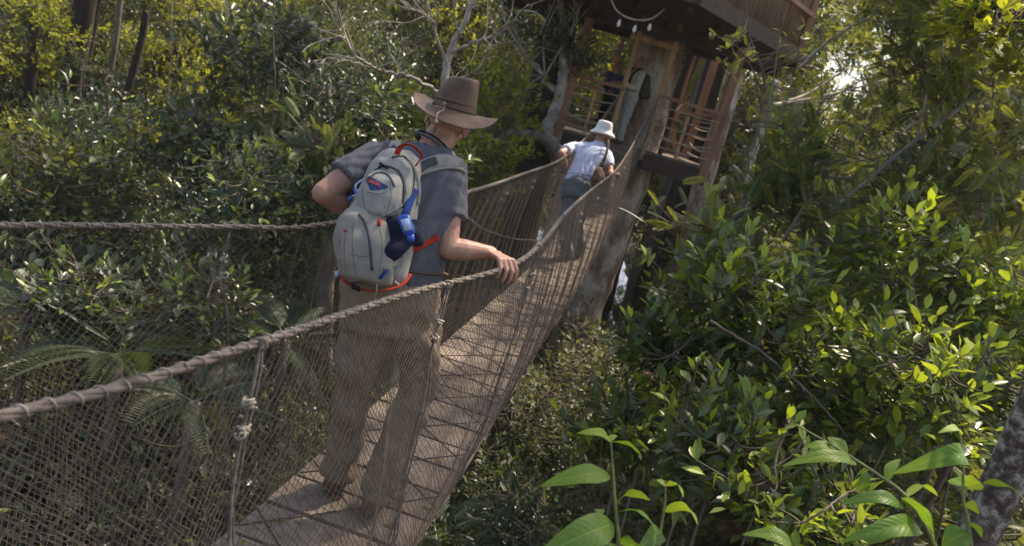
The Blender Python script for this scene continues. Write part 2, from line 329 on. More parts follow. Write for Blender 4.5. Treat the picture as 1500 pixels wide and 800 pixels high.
def clump_proto(kind, leafm, size, ntip, k, seed, base_t=.35, young=.2, back=2.2):
    rng = np.random.default_rng(seed); mb = MB(); anc = rng.normal(0, .3, (14, 3))
    tips, d = blob_tips(rng, A(0, 0, 0), A(1, 1, .75), ntip, .25)
    twigs(mb, rng, tips, d, anc, .008, maxn=26); tip_leaves(mb, rng, kind, tips, d, size, k, size*back, young, base_t=base_t)
    return mb.build('foliage', [M[leafm], M['twig']], link=False)
PROTO = {
    'broad': [clump_proto('simple', 'leaf', .15, 60, 6, s, young=.08) for s in (1, 2)],
    'small': [clump_proto('diamond', 'leaf_fine', .095, 110, 7, s) for s in (3, 4)],
    'feather': [clump_proto('feather', 'leaf_fine', .36, 30, 4, s, .55, .35) for s in (5,)],
    'warm': [clump_proto('diamond', 'leaf_warm', .12, 85, 7, s, .6, .5) for s in (6, 7)],
    'broad2': [clump_proto('round', 'leaf', .12, 70, 6, 11)],
    'big': [clump_proto('long', 'leaf', .26, 30, 6, 8)],
}
def scatter(name, pts, scl, kinds, seed, label=None):
    """one object of countless clumps: instances on its points"""
    rng = np.random.default_rng(seed); protos = [p for k in kinds for p in PROTO[k]]; n = len(pts)
    me = bpy.data.meshes.new(name); me.vertices.add(n); me.vertices.foreach_set('co', np.asarray(pts, np.float32).ravel())
    for nm, ty, arr in (('rot', 'FLOAT_VECTOR', np.stack([rng.normal(0, .25, n), rng.normal(0, .25, n), rng.random(n)*6.28], -1)), ('scl', 'FLOAT', np.asarray(scl)), ('var', 'INT', rng.integers(0, len(protos), n))):
        a = me.attributes.new(nm, ty, 'POINT'); a.data.foreach_set('vector' if ty == 'FLOAT_VECTOR' else 'value', (arr.astype(np.int32) if ty == 'INT' else arr.astype(np.float32)).ravel())
    o = bpy.data.objects.new(name, me); scene.collection.objects.link(o)
    ng = bpy.data.node_groups.new(name, 'GeometryNodeTree'); ng.interface.new_socket('Geometry', in_out='INPUT', socket_type='NodeSocketGeometry'); ng.interface.new_socket('Geometry', in_out='OUTPUT', socket_type='NodeSocketGeometry')
    N = ng.nodes; gi = N.new('NodeGroupInput'); go = N.new('NodeGroupOutput'); jn = N.new('GeometryNodeJoinGeometry')
    def named(nm, ty): a = N.new('GeometryNodeInputNamedAttribute'); a.data_type = ty; a.inputs['Name'].default_value = nm; return a.outputs['Attribute']
    vr, rt, sc = named('var', 'INT'), named('rot', 'FLOAT_VECTOR'), named('scl', 'FLOAT')
    for i, p in enumerate(protos):
        io = N.new('GeometryNodeInstanceOnPoints'); oi = N.new('GeometryNodeObjectInfo'); oi.inputs['Object'].default_value = p
        eq = N.new('FunctionNodeCompare'); eq.data_type = 'INT'; eq.operation = 'EQUAL'; eq.inputs[3].default_value = i
        ng.links.new(vr, eq.inputs[2]); ng.links.new(gi.outputs[0], io.inputs['Points']); ng.links.new(eq.outputs[0], io.inputs['Selection'])
        ng.links.new(oi.outputs['Geometry'], io.inputs['Instance']); ng.links.new(rt, io.inputs['Rotation']); ng.links.new(sc, io.inputs['Scale']); ng.links.new(io.outputs[0], jn.inputs[0])
    ng.links.new(jn.outputs[0], go.inputs[0])
    md = o.modifiers.new('scatter', 'NODES'); md.node_group = ng
    return tag(o, label=label, kind='stuff')
def in_view(P, m=260):
    x, y, d = pix(P); return (d > .5) & (x > -m) & (x < 1500+m) & (y > -m-100) & (y < 800+m)
def sky_gap(P, gaps):
    x, y, d = pix(P); k = np.ones(len(P), bool)
    for gx, gy, gr in gaps: k &= ((x-gx)**2+(y-gy)**2) > (gr+700/d)**2
    return k
rng = np.random.default_rng(77)
# far forest wall
n = 5200; az = np.radians(rng.uniform(-46, 46, n)); r = rng.uniform(24, 52, n); P = np.stack([r*np.sin(az), r*np.cos(az), rng.uniform(GZ, 11, n)], -1)
keep = in_view(P) & sky_gap(P, [(1240, 112, 30), (1205, 190, 12), (1330, 55, 6), (1290, 25, 5), (1160, 25, 5), (1110, 100, 4), (1245, 10, 6), (30, 190, 10), (1020, 310, 6)]) & ~((P[:, 2] < -3.5) & (np.abs(P[:, 0]-.10*P[:, 1]+.6) < 3.2)) & (P[:, 2] < np.interp(P[:, 0]/P[:, 1], [-.6, -.3, 0, .3, .7], [2.5, 3.5, 6, 10, 12])) & ~((P[:, 2] > 5.5) & (np.abs(P[:, 0]-.10*P[:, 1]+.6) < 5.0))
P = P[keep]; far_side = rng.random(len(P)) < np.where(r[keep] > 34, .72, .3)*np.where(P[:, 0] < -.2*P[:, 1], .55, 1)  # sunlit and shaded foliage told apart by leaf colour, more sunlit far back
scatter('forest_wall', P[far_side], rng.uniform(1.1, 2.1, far_side.sum()), ['warm'], 1, 'yellow green foliage of the far forest, sunlit tone put into its leaf colour')
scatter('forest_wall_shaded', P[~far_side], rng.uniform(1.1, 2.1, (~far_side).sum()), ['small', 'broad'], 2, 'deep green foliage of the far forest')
def H_top(x, y):
    """height of the top of the undergrowth"""
    left = 1/(1+np.exp((x+1.2+.10*y)/.8)); right = 1/(1+np.exp(-(x-1.2-.16*y)/.7))
    hl = np.interp(y, [0, 4, 8, 12, 18, 26], [-4.3, -4.0, -2.3, -.6, 1.8, 5]); hr = np.interp(y, [0, 3, 5, 9, 14, 26], [-3, -2.6, -1.9, -1.7, -1.6, -1.2]); hc = np.interp(y, [0, 8, 14, 22, 30], [-6.2, -5.2, -5.2, -6.2, -6.2])
    far_l = 1/(1+np.exp((x+.33*y)/.6)); hl = hl*(1-far_l)+far_l*np.interp(y, [0, 4, 8, 12, 18, 26], [-4.3, -4.0, -2.3, -2.4, -3.0, -2.6])
    return left*hl+right*hr+np.clip(1-left-right, 0, 1)*hc+.5*np.sin(x*1.3+y*.4)+.45*np.sin(y*1.1-x*.6)
n = 9000; xx = rng.uniform(-24, 26, n); yy = rng.uniform(2.5, 26, n); dep = rng.random(n)**1.4*2.6; zz = H_top(xx, yy)-dep
P = np.stack([xx, yy, zz], -1); zg = ground_z(xx, yy)
tx = np.abs(xx-(.15*yy-.4)) ; corridor = (tx < 1.1+.02*yy) & (zz > -4.4+.1*yy)
near = np.hypot(xx, yy) > 5.0
nse = np.sin(xx*1.9+2*np.sin(yy*1.3))+np.sin(yy*2.3+zz*1.7)+np.sin(zz*2.9-xx*1.1+1.5*np.sin(yy*.7)); keep = in_view(P) & (nse > -.35) & (zz > zg) & ~corridor & near & sky_gap(P, [(1240, 112, 20), (30, 190, 8), (640, 415, 25), (925, 440, 10)])
P = P[keep]; kk = P[:, 0] > .16*P[:, 1]+.8
print('undergrowth', len(P))
scatter('undergrowth', P[~kk], rng.uniform(.45, 1.0, (~kk).sum()), ['broad', 'broad2', 'small', 'big'], 3, 'dense green shrubs and saplings on the left bank')
scatter('undergrowth_thicket', P[kk], rng.uniform(.5, .95, kk.sum()), ['small', 'feather', 'feather'], 4, 'dense green thicket filling the right bank')

# airy feathery boughs over the right bank thicket
n = 900; yy = rng.uniform(6.5, 16, n); xx = yy*rng.uniform(.30, .95, n); zz = rng.uniform(-1.8, 3.2, n); P = np.stack([xx, yy, zz], -1)
nse = np.sin(xx*2.1+zz)+np.sin(yy*1.7-zz*2.3)+np.sin(zz*3.1+xx*.8); x_, y_, d_ = pix(P); keep = in_view(P) & (nse > .7) & (x_ > 1090) & sky_gap(P, [(1240, 112, 34)])
scatter('feathery_undergrowth', P[keep], rng.uniform(.45, .8, keep.sum()), ['feather'], 5, 'airy feathery foliage above the right bank thicket')

# leafy lower branches among the upper left trunks
n = 420; yy = rng.uniform(14, 22, n); xx = -yy*rng.uniform(.28, .8, n); zz = rng.uniform(-3.2, 2.0, n); P = np.stack([xx, yy, zz], -1)
nse = np.sin(xx*1.6+zz*2)+np.sin(yy*1.3-zz*1.9)+np.sin(zz*2.3+xx*.8); keep = in_view(P) & (nse > .9)
scatter('trunk_foliage', P[keep], rng.uniform(.5, .95, keep.sum()), ['small', 'warm', 'broad2'], 6, 'loose leafy sprays among the tall trunks at the upper left')
# ------------------------------------------------------------------ the suspension bridge
M['net'] = mat('net_twine', (.145, .115, .085), (.068, .052, .038), .9, 30)
M['rope'] = mat('grey_rope', (.22, .185, .15), (.09, .07, .055), .9, 40, .002, 120)
M['twine'] = mat('pale_twine', (.42, .38, .30), (.16, .13, .10), .7, 60)
M['plank'] = mat('weathered_plank', (.225, .18, .138), (.105, .08, .06), .85, 9, .003, 30, (1, 1, 1), c3=(.18, .142, .108))
M['gap'] = mat('dark_rope', (.06, .048, .036), None, .95)
deck_c = spline([(-1.70, -1.3, -1.70), (-1.18, 0, -1.72), (-.82, 1.0, -1.74), (-.46, 2.4, -1.75), (-.21, 4, -1.76), (.08, 6, -1.79), (.38, 8, -1.82), (.62, 9.6, -1.76), (.82, 11, -1.58), (1.09, 12.8, -1.20), (1.47, 15.42, -.45)], 12)
ropeR = spline([(-2.0, -1.3, -.56), (-1.2, 0, -.62), (-.67, 1.04, -.637), (-.487, 1.55, -.637), (-.29, 2.36, -.67), (-.02, 2.95, -.635), (.10, 3.6, -.62), (.226, 4.74, -.60), (.45, 6.5, -.60), (.83, 9.0, -.545), (1.12, 11, -.36), (1.42, 13.1, -.06), (1.83, 15.42, .62)], 12)
ropeL = spline([(-2.75, -1.3, -.6), (-2.25, 0, -.66), (-1.75, 1.4, -.72), (-1.45, 2.12, -.725), (-.99, 2.66, -.69), (-.735, 3.03, -.665), (-.353, 4.54, -.60), (-.12, 6.4, -.60), (.19, 8.75, -.565), (.47, 11, -.38), (.75, 13.1, -.08), (1.14, 15.42, .62)], 12)
def atY(c, y): return np.stack([np.interp(y, c[:, 1], c[:, 0]), np.asarray(y, float)+0*np.asarray(y, float), np.interp(y, c[:, 1], c[:, 2])], -1)
bridge = empty('rope_bridge', 'long narrow rope footbridge with mesh sides and plank deck leading up to the tree platform', 'footbridge', (0, 0, 0))
def twisted(mb, pts, r, tint=.5):
    pts = np.asarray(pts); L_ = np.concatenate([[0], np.cumsum(np.linalg.norm(np.diff(pts, axis=0), axis=1))]); n = int(L_[-1]/.012); s = np.linspace(0, L_[-1], n)
    p = np.stack([np.interp(s, L_, pts[:, k]) for k in range(3)], -1); t, a, b = frames(p)
    for k in range(3):
        ph = s/.016*0.5+k*2.094; tube(mb, p+(np.cos(ph)[:, None]*a+np.sin(ph)[:, None]*b)*r*.45, r*.62, 5, tint=tint)
def netpoint(rope, side, y, v, rs):
    """rope at v=0, deck edge at v=1, tucked under the deck to v=1.12"""
    T = atY(rope, y); D = atY(deck_c, y); edge = D+A(side*.30, -side*.045, -.015)
    vv = np.clip(v, 0, 1)[..., None]; P = T*(1-vv)+edge*vv
    bul = np.sin(np.pi*np.clip(v, 0, 1))*((.006+.024*np.clip((4-y)/2, 0, 1))*np.sin(y*6.6+side)+.045*(1-.8*np.exp(-((y-2.9)/.4)**2)))+.008*np.sin(y*23+v*5)*np.sin(np.pi*np.clip(v, 0, 1))
    sc = .5*(1+np.sin(y*6.6-1.2))*np.clip((6-y)/3, .15, 1)
    P = P+np.stack([side*bul, 0*bul, -.03*sc*np.sin(np.pi*np.clip(v*2, 0, 1))], -1)
    tuck = np.clip(v-1, 0, 1)[..., None]; P = P+tuck*A(-side*1.2, 0, -.45)
    pull = np.exp(-((y-2.98)/.16)**2)*np.clip(1-v*1.6, 0, 1)*(-.02 if side > 0 else 0)
    P[..., 0] += pull
    return P
def make_net(rope, side, seed):
    du = .0245; ny, nv = int(16.6/du), 92; rs = np.random.default_rng(seed)
    jj, ii = np.meshgrid(np.arange(nv+1), np.arange(ny+1)); y = -1.25+(ii+.5*(jj % 2))*du+rs.normal(0, .0022, ii.shape); v = jj/nv*1.12
    v = v+rs.normal(0, .0010, v.shape)*(jj > 0); y = np.clip(y, -1.29, 15.41)
    # the knitting leans: columns slide forward towards the deck
    y = np.clip(y+.10*v*np.sin(y*1.7), -1.29, 15.41)
    P = netpoint(rope, side, y, v, rs)
    idx = ii*(nv+1)+jj; a = idx[:-1, :-1]; even = (jj[:-1, :-1] % 2 == 0)
    # even row node connects down to same i and i-1 ; odd row node connects to same i and i+1
    e1 = np.stack([idx[:-1, :-1].ravel(), idx[:-1, 1:].ravel()], -1)
    ev = idx[1:, :-1][even]; e2 = np.stack([ev, idx[:-1, 1:][even]], -1)
    od = idx[:-1, :-1][~even]; e3 = np.stack([od, idx[1:, 1:][~even]], -1)
    E_ = np.vstack([e1, e2, e3]); P = P.reshape(-1, 3); p, q = P[E_[:, 0]], P[E_[:, 1]]
    t = unit(q-p); n = unit(np.cross(t, A(.3, .9, .2))); b = np.cross(t, n); r = np.interp(p[:, 1], [0, 3, 6], [.0013, .00105, .00072])[:, None]
    # far twine is drawn no thinner, the knit only sags more
    V = []
    for k in range(3):
        o = (math.cos(k*2.094)*n+math.sin(k*2.094)*b)*r; V += [p+o, q+o]
    V = np.stack(V, 1).reshape(-1, 3); base = (np.arange(len(p))*6)[:, None]
    F = np.vstack([base+A(0, 1, 3, 2).astype(int), base+A(2, 3, 5, 4).astype(int), base+A(4, 5, 1, 0).astype(int)])
    mb = MB(); mb.add(V, F); return mb.build('side_net', M['net'], bridge)
make_net(ropeR, 1, 5); make_net(ropeL, -1, 6)
for rope in (ropeR, ropeL):
    mb = MB(); twisted(mb, rope, .0098); mb.build('top_rope', M['rope'], bridge)
    Ls = np.concatenate([[0], np.cumsum(np.linalg.norm(np.diff(rope, axis=0), axis=1))]); s = np.arange(0, Ls[-1], .0028); p = np.stack([np.interp(s, Ls, rope[:, k]) for k in range(3)], -1); tt, a, b = frames(p)
    ph = s/.044*6.283; ph = ph+.85*np.sin(ph); mb = MB(); tube(mb, p+(np.cos(ph)[:, None]*a+np.sin(ph)[:, None]*b)*.0112, .0017, 4)
    mb.build('lashing', M['twine'], bridge)
def knot(mb, c, r, rs):
    for k in range(7):
        a = rs.normal(0, 1, 3); n = unit(a); u = unit(np.cross(n, A(.3, .2, 1))); w = np.cross(n, u); th = np.linspace(0, 5.6, 9)
        tube(mb, c+rs.normal(0, r*.32, 3)+(np.cos(th)[:, None]*u+np.sin(th)[:, None]*w)*r*.60+n*(th[:, None]-3)*r*.1, r*.22, 6)
rs = np.random.default_rng(9)
for rope, side, ys in ((ropeR, 1, [.4, 1.55, 2.55, 3.45, 4.5, 5.8, 7.2, 8.7, 10.4, 12.3, 14.2]), (ropeL, -1, [.9, 1.8, 2.66, 3.6, 4.6, 5.9, 7.3, 8.8, 10.6, 12.4, 13.9])):
    for y0 in ys:
        v = np.linspace(0, 1.03, 22); yy = y0-.12*v*(1 if y0 < 3 else .4)+.012*np.sin(v*14+y0); P = netpoint(rope, side, yy, v, None)+A(side*.008, 0, 0)
        mb = MB(); tube(mb, P, .0042 if y0 < 4 else .003, 6); tube(mb, P+A(.006*side, .009, 0)+rs.normal(0, .003, P.shape), .0032 if y0 < 4 else .002, 5)
        c = P[0]; th = np.linspace(0, 6.3, 9); tube(mb, c+np.stack([np.sin(th)*.014, 0*th, np.cos(th)*.014], -1), .004, 6)
        s = mb.build('hanger_rope', M['rope'], bridge)
        for vk, rr in ((.085, .016), (.155, .015)):
            i = int(vk/1.03*21+.5); mk = MB(); knot(mk, P[i], rr, rs); mk.build('knot', M['twine'], s)
mb = MB(); ys = np.arange(-1.2, 15.4, .245)
for k, y in enumerate(ys):
    a, b_ = atY(deck_c, [y+.011, y+.234]); lat = A(.300, -.044, 0); t = b_-a; nrm = unit(np.cross(lat, t)); w = 1+rs.normal(0, .008)
    c = (a+b_)/2+nrm*rs.normal(0, .0015); box(mb, c-A(0, 0, .012), lat*w, t/2, nrm*.012, tint=rs.random())
mb.build('deck', M['plank'], bridge, smooth=False)
n_ = M['plank'].node_tree; at = n_.nodes.new('ShaderNodeAttribute'); at.attribute_name = 'tint'; hs = n_.nodes.new('ShaderNodeHueSaturation'); rm = n_.nodes.new('ShaderNodeMapRange'); rm.inputs['To Min'].default_value = .68; rm.inputs['To Max'].default_value = 1.22
L(n_, at.outputs['Fac'], rm.inputs[0]); L(n_, rm.outputs[0], hs.inputs['Value']); b_ = n_.nodes['Principled BSDF']; L(n_, b_.inputs['Base Color'].links[0].from_socket, hs.inputs['Color']); L(n_, hs.outputs[0], b_.inputs['Base Color'])
yy = rs.uniform(1.8, 9, 46); P = atY(deck_c, yy)+np.stack([rs.uniform(-.26, .26, 46), 0*yy, 0*yy+.006], -1); mb = MB(); a = rs.random(46)*6.28
put_leaves(mb, 'simple', P, np.stack([np.cos(a), np.sin(a), 0*a+.05], -1), A(0, 0, 1)+rs.normal(0, .15, (46, 3)), rs.uniform(.025, .07, 46), rs.uniform(.5, 1, 46)); lt_ = mb.build('fallen_leaves', M['leaf_warm']); tag(lt_, 'small yellow and brown leaves scattered over the bridge planks', kind='stuff')
mb = MB()
for s in (-.24, 0.0, .24):
    P = deck_c+A(s, -s*.14, -.034); tube(mb, P, .010, 6)
mb.build('deck_cable', M['gap'], bridge)
mb = MB()                                                            # thin cross lashings lying on the deck and climbing the net
for k, y in enumerate(np.arange(-.9, 15.0, .47)):
    for sg in (1, -1):
        t = np.linspace(-1, 1, 9); yy = y+sg*t*.30; P = atY(deck_c, yy)+np.stack([t*.30, 0*t, 0*t+.004], -1)
        up = netpoint(ropeR if sg > 0 else ropeL, sg, yy[-1]+np.linspace(.03, .35, 8), 1-np.linspace(.02, .34, 8), None)
        tube(mb, np.vstack([P, up]) if sg > 0 else P, .0028, 4)
mb.build('deck_lashing', M['gap'], bridge)
adopt(bridge)

# ------------------------------------------------------------------ the tree platform
M['wood'] = mat('red_brown_wood', (.38, .20, .12), (.19, .10, .06), .75, 5, .004, 30, (1, 1, .15))
M['wood_light'] = mat('orange_wood', (.60, .35, .18), (.34, .19, .10), .7, 5, .004, 30, (1, 1, .15))
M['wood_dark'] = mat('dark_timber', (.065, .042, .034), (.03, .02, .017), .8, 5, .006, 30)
M['bamboo'] = mat('bamboo_wall', (.27, .165, .095), (.12, .07, .042), .75, 6, .01, 40, (6, 6, .4))
Z0, Y0 = -.42, 15.5
tw = empty('tree_platform', 'two storey timber platform with rope railings built round the big trunk', 'platform', (1.5, 17, GZ))
def part(name, mt, fn, parent=tw, smooth=False):
    mb = MB(); fn(mb); return mb.build(name, M[mt], parent, smooth)
def slab(mb, poly, z0, z1):
    n = len(poly); V = [(x, y, z0) for x, y in poly]+[(x, y, z1) for x, y in poly]; c = np.mean(poly, axis=0); V += [(c[0], c[1], z0), (c[0], c[1], z1)]
    T = [(2*n, (i+1) % n, i) for i in range(n)]+[(2*n+1, n+i, n+(i+1) % n) for i in range(n)]; Q = [(i, (i+1) % n, n+(i+1) % n, n+i) for i in range(n)]
    mb.add(V, [np.array(T), np.array(Q)])
LP = [(-.12, Y0), (3.16, Y0), (3.5, 17.2), (3.1, 18.9), (.1, 18.9), (-.3, 17.2)]
def lower(mb):
    n = 30
    for k in range(n):
        x = -.12+3.28*(k+.5)/n; box(mb, (x, 17.2, Z0-.02), (3.28/n/2-.004, 0, 0), (0, 1.66, 0), (0, 0, .018+.003*(k % 3)))
part('lower_floor', 'plank', lower)
def fascia(mb):
    beam(mb, (-.14, Y0-.04, Z0-.20), (1.10, Y0-.04, Z0-.20), .07, .30); beam(mb, (1.88, Y0-.04, Z0-.20), (3.18, Y0-.04, Z0-.20), .07, .30)
    for x in (-.05, 1.0, 2.5, 3.1): beam(mb, (x, Y0, Z0-.20), (x, 18.8, Z0-.20), .12, .26)
    beam(mb, (-.1, 18.8, Z0-.2), (3.1, 18.8, Z0-.2), .1, .3); beam(mb, (1.10, Y0+.02, Z0-.26), (1.88, Y0+.02, Z0-.26), .10, .2)
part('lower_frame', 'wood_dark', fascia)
posts = [(.16, Y0, .17, -.7, 2.0, 'wood'), (1.13, Y0, .085, -.6, 2.1, 'wood_light'), (1.85, Y0, .09, -.6, 2.1, 'wood_light'), (3.08, Y0, .17, -.7, 2.0, 'wood'), (.10, 18.7, .15, -.6, 2.0, 'wood'),
         (1.02, 18.2, .09, -.5, 2.0, 'wood'), (2.62, 18.3, .14, -.5, 2.0, 'wood'), (3.2, 18.7, .16, -.6, 2.0, 'wood'), (2.25, 16.1, .09, -.5, 2.0, 'wood_dark')]
for x, y, w, z0, z1, mt in posts: part('post', mt, lambda mb: beam(mb, (x, y, z0), (x+.02, y+.01, z1), w, w, up=(0, 1, 0)))
part('header', 'wood_light', lambda mb: beam(mb, (1.0, Y0-.03, 1.58), (1.95, Y0-.03, 1.56), .05, .10))
for x, y, z0, z1 in ((.64, Y0, -.42, .45), (2.48, Y0, -.42, .42)): part('baluster', 'wood_light', lambda mb: beam(mb, (x, y, z0), (x+.01, y, z1), .055, .055, up=(0, 1, 0)))
for a, b_ in (((.10, Y0-.06, .62), (1.15, Y0-.06, .62)), ((1.83, Y0-.06, .66), (3.15, Y0-.06, .62)), ((.1, Y0, .6), (.1, 18.7, .6)), ((3.15, Y0, .6), (3.2, 18.7, .6)), ((.1, 18.7, .6), (3.2, 18.7, .6))):
    part('handrail', 'wood', lambda mb: beam(mb, a, b_, .11, .06))
M['railrope'] = mat('rail_rope', (.46, .36, .27), (.28, .2, .14), .9, 20)
def rr(mb, a, b_, sag):
    t = np.linspace(0, 1, 12)[:, None]; tube(mb, np.asarray(a)*(1-t)+np.asarray(b_)*t-A(0, 0, 1)*sag*4*t*(1-t), .014, 6)
for z, sg in ((.46, .02), (.31, .05), (.12, .04), (-.03, .14), (-.12, .02), (-.27, .03)):
    part('railing_rope', 'railrope', lambda mb: (rr(mb, (.16, Y0-.09, z), (1.13, Y0-.05, z), sg)), smooth=True)
    part('railing_rope', 'railrope', lambda mb: (rr(mb, (1.85, Y0-.05, z+.02), (3.08, Y0-.1, z), sg*.6)), smooth=True)
    part('railing_rope', 'railrope', lambda mb: (rr(mb, (3.12, Y0, z), (3.2, 18.7, z), sg)), smooth=True)
part('brace', 'wood', lambda mb: (beam(mb, (2.0, 17.6, -.4), (2.75, 17.8, .75), .12, .12), beam(mb, (2.9, 17.9, -.4), (2.35, 17.9, .55), .12, .12), beam(mb, (2.1, 18.1, 1.2), (2.7, 18.0, .35), .08, .08)))
def ladder(mb):
    for dx in (0, .34): beam(mb, (2.06+dx*.8, 17.0+dx*.4, -.4), (2.24+dx*.8, 17.2+dx*.4, 2.05), .05, .05, up=(0, 1, 0))
    for k in range(10):
        z = -.2+k*.22; s = (z+.4)/2.45*.18; beam(mb, (2.06+s, 17.0+s, z), (2.33+s, 17.14+s, z), .035, .035)
part('ladder', 'wood_dark', ladder)
# upper deck
UZ = 2.0
UP = [(1.66, 12.6), (4.72, 16.75), (4.2, 17.4), (-.85, 18.25), (-2.4, 17.0), (-2.6, 14.6), (-.6, 12.4)]
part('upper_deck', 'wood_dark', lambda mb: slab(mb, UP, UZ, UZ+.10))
def uf(mb):
    n = len(UP)
    for i in range(n):
        a, b_ = UP[i], UP[(i+1) % n]; beam(mb, (a[0], a[1], UZ+.09), (b_[0], b_[1], UZ+.09), .08, .26)
    for k in range(9):
        x = -2.0+k*.72; ya = 12.75+max(0, x-1.6)*1.38+max(0, -.6-x)*1.0; beam(mb, (x, ya, UZ-.07), (x, 17.35-.1*x, UZ-.07), .07, .14)
    beam(mb, (-1.8, 15.4, UZ-.22), (3.9, 15.6, UZ-.22), .14, .18); beam(mb, (-1.6, 17.2, UZ-.22), (4.2, 17.0, UZ-.22), .14, .18)
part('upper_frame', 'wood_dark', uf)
def wall(a, b_, z1, name='hut_wall'):
    a, b_ = A(*a), A(*b_); L_ = np.linalg.norm(b_-a); n = int(L_/.075); mb = MB(); q = np.random.default_rng(int(L_*100))
    for k in range(n):
        p = a+(b_-a)*(k+.5)/n; nn = unit(A(b_[1]-a[1], a[0]-b_[0])); p = p+nn*q.normal(0, .008)
        tube(mb, [(p[0], p[1], UZ+.10), (p[0]+q.normal(0, .006), p[1], (UZ+z1)/2), (p[0], p[1], z1+q.normal(0, .03))], L_/n*.53, 7)
    mb.build(name, M['bamboo'], tw)
wall((1.75, 13.1), (4.4, 16.75), 3.9); wall((4.4, 16.75), (4.0, 17.1), 3.9); wall((1.75, 13.1), (-.4, 12.9), 3.2)
part('wall_plate', 'wood', lambda mb: (beam(mb, (1.85, 13.02, 2.95), (4.5, 16.67, 2.95), .05, .08), beam(mb, (4.42, 16.62, 2.1), (4.42, 16.62, 3.9), .12, .12, up=(0, 1, 0))))
adopt(tw)
t0 = WY(960, 60, 16.8)
tree = make_tree('emergent_tree', 'huge mottled grey and rust trunk rising through the middle of the timber platform', 'tree', (1.25, 16.8, GZ),
                 [(1.25, 16.8, GZ), (1.58, 16.8, -4), (1.73, 16.8, -2.6), (1.80, 16.8, -.5), (1.76, 16.8, 1.0), (1.7, 16.8, 3), (1.6, 16.9, 7), (1.5, 17, 12)], [.95, .56, .50, .50, .50, .48, .45, .4],
                 [((1.5, 18, 14), (3.5, 3.5, 2.0), 260)], 'simple', .2, 6, bark='bark_patch', tk=28, seed=4)
# cables and bulbs
mb = MB(); t = np.linspace(0, 1, 20)[:, None]; a, b_ = WY(700, -48, 13.5), WY(845, 112, 15.4); tube(mb, a*(1-t)+b_*t-A(0, 0, 1)*.1*4*t*(1-t), .016, 6)
tag(mb.build('stay_cable', M['gap']), 'black stay cable slanting down to the platform corner post', 'cable')
M['cable'] = mat('grey_cable', (.55, .50, .46), None, .6)
cp = spline([WY(893, -6, 13.2), WY(905, 17, 13.1), WY(930, 29, 13.0), WY(955, 27, 13.1), WY(974, 13, 13.2)], 8)
mb = MB(); tube(mb, cp, .016, 6); tag(mb.build('sagging_rope', M['cable']), 'pale rope sagging under the upper deck, bulbs hung along it', 'rope')
M['bulb'] = mat('bulb_glass', (.8, .8, .78), (.7, .7, .7), .1, spec=.9)
for (bx, by, lab) in ((910, 19, 'white bulb at the left end of the sagging pale cord'), (934, 29, 'small bulb in the middle of the sagging pale cord'), (955, 27, 'white bulb at the right end of the sagging pale cord')):
    c = cp[np.argmin(np.hypot(pix(cp)[0]-bx, pix(cp)[1]-by))]; r_ = empty('light_bulb', lab, 'light bulb', c, 'bulbs on the cord')
    mb = MB(); tube(mb, [c, c-A(0, 0, .08)], [.022, .03], 8); mb.build('socket', M['wood_dark'], r_)
    mb = MB(); tube(mb, c+A(0, 0, -1)*np.array([.08, .11, .15, .18, .20])[:, None], [.016, .024, .032, .026, .006], 10); mb.build('bulb', M['bulb'], r_); adopt(r_)
r_ = WY(925, 95, 15.3)
mb = MB(); tube(mb, [WY(959, 58, 15.4), WY(940, 80, 15.35), WY(921, 100, 15.3)], .012, 6); tag(mb.build('guy_rope', M['railrope']), 'thin pale rope slanting across the bridge gateway', 'rope')
# ------------------------------------------------------------------ people
M['skin'] = mat('skin', (.43, .245, .17), (.29, .125, .085), .5, 12, .0012, 160, lo=.3, hi=.7)
M['skin_red'] = mat('skin_sunned', (.42, .17, .12), (.36, .13, .09), .5, 20)
M['eye'] = mat('eye', (.7, .7, .68), None, .2)
def cloth(name, c1, c2=None, bump=.002, scale=260): return mat(name, c1, c2 or tuple(x*.82 for x in c1), .9, 30, bump*.5, scale, lo=.3, hi=.7, spec=.2)
M['tee'] = cloth('grey_blue_jersey', (.125, .128, .142), (.085, .088, .10)); M['khaki'] = cloth('khaki_cotton', (.25, .19, .13), (.19, .14, .095)); M['boot'] = cloth('brown_boot', (.12, .07, .045))
M['felt'] = mat('oiled_brown_cloth', (.135, .083, .052), (.062, .038, .025), .7, 14, .0010, 260, lo=.3, hi=.62); M['feltdark'] = mat('brown_cord', (.05, .032, .022), None, .8)
M['lcord'] = mat('hat_cord', (.34, .27, .21), None, .8)
M['bluecotton'] = cloth('pale_blue_cotton', (.50, .53, .66)); M['greytrouser'] = cloth('grey_trouser', (.14, .15, .165)); M['white'] = cloth('white_cotton', (.72, .72, .66)); M['leather'] = cloth('brown_leather', (.16, .095, .06), (.10, .06, .04))
M['cream'] = cloth('cream_cotton', (.50, .46, .37)); M['palegrey'] = cloth('pale_grey_cotton', (.38, .38, .36)); M['navy'] = cloth('navy_cotton', (.018, .02, .042), (.012, .013, .03)); M['royal'] = cloth('blue_cotton', (.035, .05, .16)); M['dark'] = cloth('black_cotton', (.018, .018, .022)); M['hair'] = cloth('grey_hair', (.20, .17, .14)); M['hairdark'] = cloth('brown_hair', (.10, .055, .03)); M['straw'] = cloth('straw', (.40, .30, .17))
